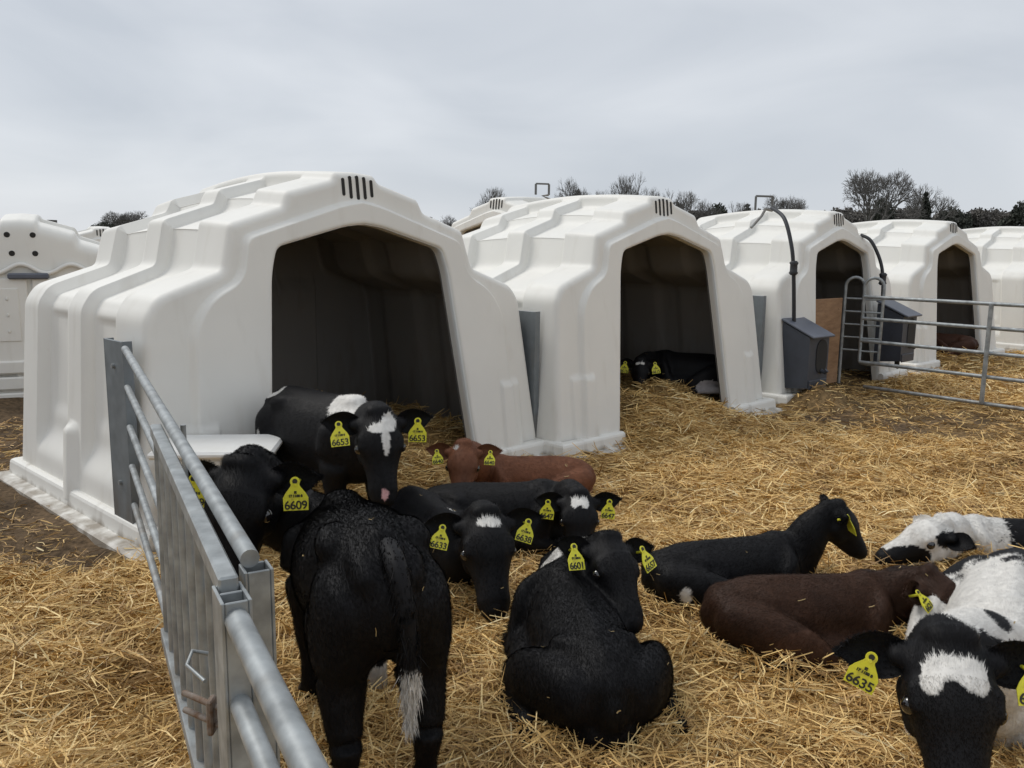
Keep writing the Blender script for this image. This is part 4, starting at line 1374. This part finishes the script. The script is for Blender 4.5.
# B: standing behind, facing us
rB, HB = calf('standing black calf facing the viewer, white blaze and shoulder patch, tag 6653',
     (-.93, 4.16), -.78, at(378, 424, 3.62), at(384, 489, 3.45), lying=False, hs=1.3, bs=.98, numbers=('6653', '6653'), fur=42000, voxel=.0095, tagsc=.95, tagdown=(.0, -.1),
     muzzle=M['nose'], ear=(.0, .0),
     patches=(('h', (.045, .0, .085), (.018, .055, .06), W_), ('h', (.02, -.035, .075), (.03, .03, .05), W_), ('h', (.09, -.012, .07), (.055, .014, .05), W_), ('h', (.25, .0, -.01), (.02, .012, .03), np.array([.62, .36, .36])),
              ('b', (.27, -.06, .80), (.12, .09, .13), W_), ('b', (-.42, -.04, .76), (.08, .07, .05), W_), ('b', (-.32, -.17, .36), (.05, .10, .10), W_ * .8), ('b', (-.36, -.17, .52), (.02, .1, .06), W_)))
tail(rB, [(-.45, .0, .72), (-.50, .0, .64), (-.50, .02, .50), (-.49, .02, .30)], [.03, .026, .02, .02], (BLACK, W_), 1500)
# C: red-brown
calf('red-brown calf lying by the nearest hutch doorway, facing the viewer', (.12, 4.92), math.pi + .12, at(464, 453, 4.55), at(461, 490, 4.38), hs=1.12, bs=.76, sink=.07, coat=RED, numbers=('6640', '6640'), fur=24000,
     patches=(('h', (.01, .035, .075), (.014, .014, .03), W_ * .8), ('h', (.24, 0, -.03), (.022, .045, .04), RED * 1.9)), muzzle=M['nose_brown'], tagsc=.72, side=1)
# D: black, behind, head to the right
calf('black calf lying behind, head at its right end, white heart-shaped star on forehead', (-.06, 4.14), .02, at(578, 503, 3.90), at(582, 556, 3.72), hs=1.12, bs=.86, numbers=('6647', '6647'), fur=30000,
     patches=(('h', (.03, -.018, .085), (.030, .024, .05), W_), ('h', (.03, 0.018, .085), (.026, .024, .05), W_)), tagsc=.82, side=-1)
# E: black, facing us, muzzle down
calf('black calf lying with lowered muzzle next to the standing calf, white star and shoulder spot', (-.38, 3.78), -1.18, at(484, 526, 3.38), at(496, 600, 3.16), hs=1.38, bs=.86, numbers=('6638', '6633'), fur=34000,
     patches=(('h', (.022, 0, .085), (.020, .044, .05), W_), ('b', (.20, .06, .43), (.07, .05, .07), W_), ('b', (.38, .16, .06), (.14, .07, .09), CREAM), ('b', (.30, .21, .1), (.10, .06, .08), CREAM)), tagsc=.88, side=1, tagdown=(-.3, .2), neckmid=at(466, 548, 3.5))
# F: black, back to us
calf('black calf lying with its back to the viewer, thin white line behind its neck', (.24, 2.74), 1.72, at(606, 553, 2.98), at(631, 608, 2.78), hs=1.12, bs=.94, numbers=('6657', '6601'), fur=80000, voxel=.0085, up=(.12, 0, 1),
     patches=(('b', (.31, .0, .40), (.028, .16, .10), W_), ('b', (-.08, -.27, .06), (.10, .05, .05), W_)), tagsc=.84, side=-1, belly=1.12, ear=(-.0, -.25), tagdown=(.0, .15))
# G: black, facing away to the right
calf('black calf lying and looking away to the right, small white flank mark', (.97, 3.52), .24, at(834, 513, 3.60), at(862, 545, 3.60), hs=.88, bs=.80, neck_r=(.115, .13), numbers=('6612', '6628'), fur=34000,
     patches=(('b', (-.30, -.23, .15), (.035, .08, .09), W_), ('b', (-.24, -.25, .09), (.08, .05, .03), W_)), tagsc=.8, side=-1, ear=(-.2, -.2), tagdown=(0, 0))
# H: dark brown
calf('dark brown calf lying curled in the straw with one yellow tag', (1.16, 3.07), .04, at(925, 586, 3.00), at(968, 618, 2.90), hs=1.08, bs=.82, coat=BROWN, numbers=(None, '6621'), fur=60000, voxel=.009, sink=.06,
     patches=(('b', (0, 0, .41), (.5, .07, .05), BROWN * .5), ('b', (-.12, -.25, .17), (.10, .10, .06), BROWN * 1.6), ('b', (.10, -.25, .12), (.06, .10, .05), BROWN * 1.5)), muzzle=M['nose_brown'], tagsc=.72, side=-1, ear=(.1, -.1), neck_r=(.12, .13))
# I: white and black, asleep
calf('white and black calf asleep with its head flat on the straw', (2.50, 4.05), math.pi - .02, at(940, 534, 3.92), at(866, 556, 3.86), hs=1.2, bs=.72, sink=.10, numbers=(None, None), fur=36000,
     patches=(('b', (.33, 0, .3), (.26, .5, .4), W_), ('b', (.18, 0, .42), (.34, .16, .06), BLACK), ('h', (.08, 0, 0), (.4, .2, .2), W_), ('h', (.20, -.05, -.03), (.12, .06, .045), BLACK), ('h', (.26, 0, -.04), (.04, .06, .05), BLACK), ('h', (-.0, -.14, .02), (.10, .085, .09), BLACK)), side=1)
# J: near right, black and white
calf('black and white calf nearest the right edge, white forehead patch, tag 6635', (1.68, 2.68), -2.14, at(946, 660, 2.0), at(962, 778, 1.80), hs=1.40, bs=1.10, numbers=('6635', '6635'), fur=120000, voxel=.0085,
     patches=(('b', (.36, 0, .3), (.60, .7, .6), W_), ('b', (.60, -.03, .50), (.07, .04, .08), BLACK), ('h', (.15, 0, -.02), (.235, .13, .15), BLACK), ('h', (.0, -.14, .0), (.10, .12, .10), BLACK), ('h', (.0, .14, .0), (.10, .12, .10), BLACK), ('h', (.050, -.025, .085), (.036, .034, .05), W_), ('h', (.042, .022, .085), (.024, .038, .05), W_), ('h', (.062, .044, .08), (.027, .018, .05), W_)),
     tagsc=.90, ear=(.0, .25), side=1, tagdown=(0, .2))
# K: inside the second hutch
calf('black calf lying inside the second hutch with a white star and a white foot', (1.72, 8.12), math.pi - .25, at(640, 364, 7.78), at(640, 390, 7.62), hs=1.05, bs=.92, numbers=('6615', '6615'), fur=6000,
     patches=(('h', (.03, -.02, .085), (.018, .022, .05), W_), ('h', (.03, .025, .085), (.016, .02, .05), W_), ('b', (-.20, .25, .08), (.14, .09, .09), GREY * 2)), tagsc=.95, side=1, group='calves resting inside the hutches')
# L: inside the fourth hutch
calf('brown calf lying inside the fourth hutch behind the long gate', (6.25, 12.15), 2.6, at(948, 352, 11.7), at(943, 368, 11.5), hs=1.05, bs=.8, sink=.12, coat=RED * .3, numbers=(None, None), fur=4000, side=1, group='calves resting inside the hutches', muzzle=M['nose_brown'])


# stray stalks caught in the coats
sv_, sq_, sc_ = [], [], []
for (p, n_) in SCRAPS:
    t = n_.cross(Vector((random.gauss(0, 1), random.gauss(0, 1), random.gauss(0, 1)))).normalized()
    b = n_.cross(t).normalized(); L_ = random.uniform(.008, .038); w_ = random.uniform(.0008, .002)
    c0 = p + n_ * .006; o_ = len(sv_)
    for k, u_ in enumerate((-.5, 0, .5)):
        q = c0 + t * L_ * u_ + n_ * (.006 if k != 1 else 0) * random.random()
        sv_ += [q - b * w_, q + b * w_]
    sq_ += [(o_, o_ + 1, o_ + 3, o_ + 2), (o_ + 2, o_ + 3, o_ + 5, o_ + 4)]
    sc_ += [(.40, .29, .13)] * 6
o = link_mesh('straw_scraps', np_mesh('straw_scraps', np.array([tuple(v) for v in sv_]), Q=np.array(sq_), col=np.array(sc_)), M['straw'])
tag(o, 'short straw stalks stuck to the coats of the calves', 'straw', kind='stuff')
# ------------------------------------------------------------------ trees
def bare_tree_mesh(h, spread, seed, levels=7, upright=.55):
    rg = random.Random(seed)
    trunk, crown = MB(), MB()
    def seg(mb, a, b, ra, rb, n): mb.tube([a, a.lerp(b, .5) + Vector((rg.gauss(0, 1), rg.gauss(0, 1), 0)) * (b - a).length * .03, b], [ra, (ra + rb) / 2, rb], n, cap=False)
    def grow(p, d, ln, r, lv):
        q = p + d * ln
        seg(trunk if lv >= levels - 1 else crown, p, q, r, r * .72, 6 if lv >= levels - 2 else 3)
        if lv == 0: return
        n = 3 if lv > 1 else 4
        for k in range(n):
            ang = rg.uniform(.25, .62) * spread
            az = k * 2 * math.pi / n + rg.uniform(-.7, .7)
            u = Vector((0, 0, 1)) if abs(d.z) < .95 else Vector((1, 0, 0))
            x = d.cross(u).normalized(); y = d.cross(x)
            nd = (d * math.cos(ang) + (x * math.cos(az) + y * math.sin(az)) * math.sin(ang))
            nd.z += .10 * upright; nd.normalize()
            grow(p + d * ln * rg.uniform(.72, 1.0), nd, ln * rg.uniform(.68, .86), max(r * .62, .014), lv - 1)
    grow(Vector((0, 0, 0)), Vector((rg.uniform(-.05, .05), 0, 1)), h * .21, h * .028, levels)
    return trunk, crown


def tree_proto(kind, seed):
    root = empty(kind)
    if kind == 'bare_tree':
        a, b = bare_tree_mesh(10, (1.2, 1.15, 1.0)[seed % 3], seed + 20, 6 if seed % 3 else 7)
        a.build('trunk', M['bark'], root); b.build('crown', M['bark'], root)
    else:
        rg = np.random.default_rng(seed)
        cl = [(rg.uniform(-1.9, 1.9), rg.uniform(-1.6, 1.6), rg.uniform(2.0, 6.4), rg.uniform(.8, 1.9)) for _ in range(13)]
        if kind == 'conifer': cl = [(rg.uniform(-.3, .3), rg.uniform(-.3, .3), z_, 1.9 * (1 - z_ / 11)) for z_ in np.linspace(1.2, 9.4, 12)]
        P = []
        for (cx_, cy_, cz_, rr) in cl:
            n = int(420 * rr)
            v = rg.normal(size=(n, 3)); v /= np.linalg.norm(v, axis=1)[:, None]
            P.append(np.array([cx_, cy_, cz_]) + v * rr * rg.uniform(.55, 1.12, n)[:, None] * np.array([1, 1, .85]))
        P = np.concatenate(P); n = len(P)
        a = rg.normal(size=(n, 3)); a /= np.linalg.norm(a, axis=1)[:, None]
        b = np.cross(a, rg.normal(size=(n, 3))); b /= np.linalg.norm(b, axis=1)[:, None]
        s = rg.uniform(.09, .24, n)[:, None]
        V = np.stack([P - a * s - b * s * .6, P + a * s - b * s * .5, P + a * s * .8 + b * s * .6, P - a * s * .9 + b * s * .5], 1).reshape(-1, 3)
        i0 = np.arange(n)[:, None] * 4
        link_mesh('crown', np_mesh('crown', V, Q=i0 + np.arange(4)), M['scrub'] if kind == 'winter_tree' else M['leaf'], root)
        mb = MB(); mb.tube([(0, 0, -.2), (.1, 0, 2), (0, 0, 5)], [.28, .2, .06], 7)
        for k in range(5): mb.tube([(0, 0, 1.6 + k * .4), (cl[k][0] * .8, cl[k][1] * .8, cl[k][2])], [.1, .03], 5)
        mb.build('trunk', M['bark'], root)
    return root


BT = [tree_proto('bare_tree', s) for s in (0, 1, 2)]
ET = [tree_proto('evergreen_tree', 31), tree_proto('evergreen_tree', 32), tree_proto('winter_tree', 33), tree_proto('winter_tree', 34), tree_proto('conifer', 35)]
used = {}


def plant(proto, px, top, Yd, wpx, label, group, ph, pw):
    o = proto if proto.name not in used else copy_tree(proto)
    used[proto.name] = 1; used[o.name] = 1
    p = at(px, 250, Yd)
    ztop = at(px, top, Yd).z
    sz = ztop / ph; sx = (wpx / F_PX * Yd) / pw
    o.location = (p.x, p.y, 0); o.scale = (sx, sx, sz)
    o.rotation_euler = (0, 0, random.uniform(0, 6.28))
    tag(o, label, 'tree', group)


GB_, GE_ = 'bare winter trees on the skyline', 'dark trees and bushes of the far hedge line'
dims = []
for pb in BT:
    zs = []; xs = []
    for ch in pb.children:
        n = len(ch.data.vertices); a = np.empty(n * 3, dtype=np.float32); ch.data.vertices.foreach_get('co', a); a = a.reshape(-1, 3)
        zs.append(a[:, 2].max()); xs.append(np.percentile(np.abs(a[:, :2]), 99))
    dims.append((max(zs), 2 * max(xs)))
for (k, px, top, Yd, wpx, lb) in (
        (0, 868, 167, 95, 84, 'largest bare tree on the skyline, spreading above the right-hand hutches'),
        (1, 923, 183, 102, 44, 'bare tree right of the largest one, with a dark conifer in front'),
        (2, 490, 185, 110, 30, 'bare tree above the vented roof of the back-row hutch'),
        (1, 574, 176, 105, 32, 'bare tree just right of the roof bracket of the back hutch'),
        (2, 626, 172, 105, 30, 'taller bare tree above the ridge of the second hutch'),
        (1, 656, 186, 115, 26, 'small bare tree left of the vent slots of the second hutch'),
        (2, 684, 188, 112, 34, 'bare tree right of the vent slots of the second hutch'),
        (1, 706, 198, 118, 26, 'low bare tree in the gap between second and third hutch roofs'),
        (2, 738, 200, 118, 24, 'low bare tree over the left end of the third hutch roof'),
        (0, 782, 194, 120, 40, 'bare tree behind the bracket and hose of the third hutch'),
        (2, 600, 188, 118, 20, 'thin bare tree between the two tall ones over the second hutch'),
        (0, 130, 210, 110, 40, 'bare tree behind the left shoulder of the nearest hutch'),
        (1, 452, 214, 120, 26, 'low bare tree in the gap between the nearest and second hutch'),
        (1, 1052, 196, 110, 30, 'bare tree beyond the right edge of the field')):
    plant(BT[k], px, top, Yd, wpx * (1.35 if wpx < 80 else 1.0), lb, GB_, dims[k][0], dims[k][1])
for k, (px, top, Yd, wpx, j) in enumerate(((97, 222, 90, 24, 0), (62, 226, 80, 22, 1), (428, 214, 115, 26, 2), (664, 200, 125, 34, 3), (700, 207, 125, 34, 2), (722, 204, 120, 30, 0), (745, 201, 120, 24, 4),
                                        (764, 208, 125, 30, 3), (795, 209, 125, 34, 2), (824, 210, 125, 34, 3), (846, 207, 120, 36, 2), (884, 198, 105, 22, 0), (872, 208, 118, 40, 3), (902, 210, 118, 34, 2),
                                        (923, 188, 98, 22, 4), (944, 210, 118, 32, 3), (962, 208, 112, 34, 0), (982, 207, 112, 34, 3), (1000, 208, 118, 34, 2), (1018, 201, 92, 40, 1), (1046, 203, 95, 44, 0), (1080, 204, 100, 44, 1),
                                        (578, 190, 108, 16, 1), (640, 196, 125, 26, 2), (150, 218, 110, 26, 1), (118, 216, 112, 18, 0), (840, 204, 122, 26, 2), (905, 206, 122, 26, 3))):
    names = {0: 'dark round evergreen', 1: 'dark bushy evergreen', 2: 'grey-brown leafless bush', 3: 'dull brown winter bush', 4: 'narrow dark conifer'}[j]
    place = {97: 'left of the nearest hutch, above the small far hutch roof', 62: 'at the far left over the rear-door hutch', 428: 'behind the right slope of the nearest hutch', 664: 'behind the vent slots of the second hutch',
             700: 'right of the vent slots of the second hutch', 722: 'in the gap left of the third hutch', 745: 'beside the roof bracket of the third hutch', 764: 'behind the roof bracket of the third hutch', 795: 'over the middle of the third hutch roof',
             824: 'just left of the third hutch vent', 846: 'just right of the third hutch vent', 884: 'at the right foot of the largest bare tree', 872: 'under the largest bare tree', 902: 'between the two large bare trees',
             923: 'standing in front of the second largest bare tree', 944: 'above the vent of the fourth hutch', 962: 'between the fourth and fifth hutch roofs', 982: 'over the left end of the fifth hutch roof', 1000: 'over the fifth hutch roof',
             1018: 'tallest of the hedge, at the right edge', 1046: 'just past the right edge', 1080: 'well past the right edge', 578: 'at the foot of the bare tree by the roof bracket', 640: 'over the ridge of the second hutch',
             150: 'touching the left shoulder of the nearest hutch', 118: 'next to the bare tree left of the nearest hutch', 840: 'on the skyline left of the largest bare tree', 905: 'on the skyline right of the largest bare tree'}[px]
    plant(ET[j], px, top, Yd, wpx, names + ' ' + place, GE_, 10.2 if j == 4 else 7.6, 3.8 if j == 4 else 5.6)
p = at(52, 220, 30)
mb = MB(); mb.tube([(0, 0, 0), (0, 0, p.z)], .16, 10); o = mb.build('wooden_pole', M['bark']); o.location = (p.x, p.y, 0)
tag(o, 'dark pole top rising behind the rear-door hutch at the left', 'pole')
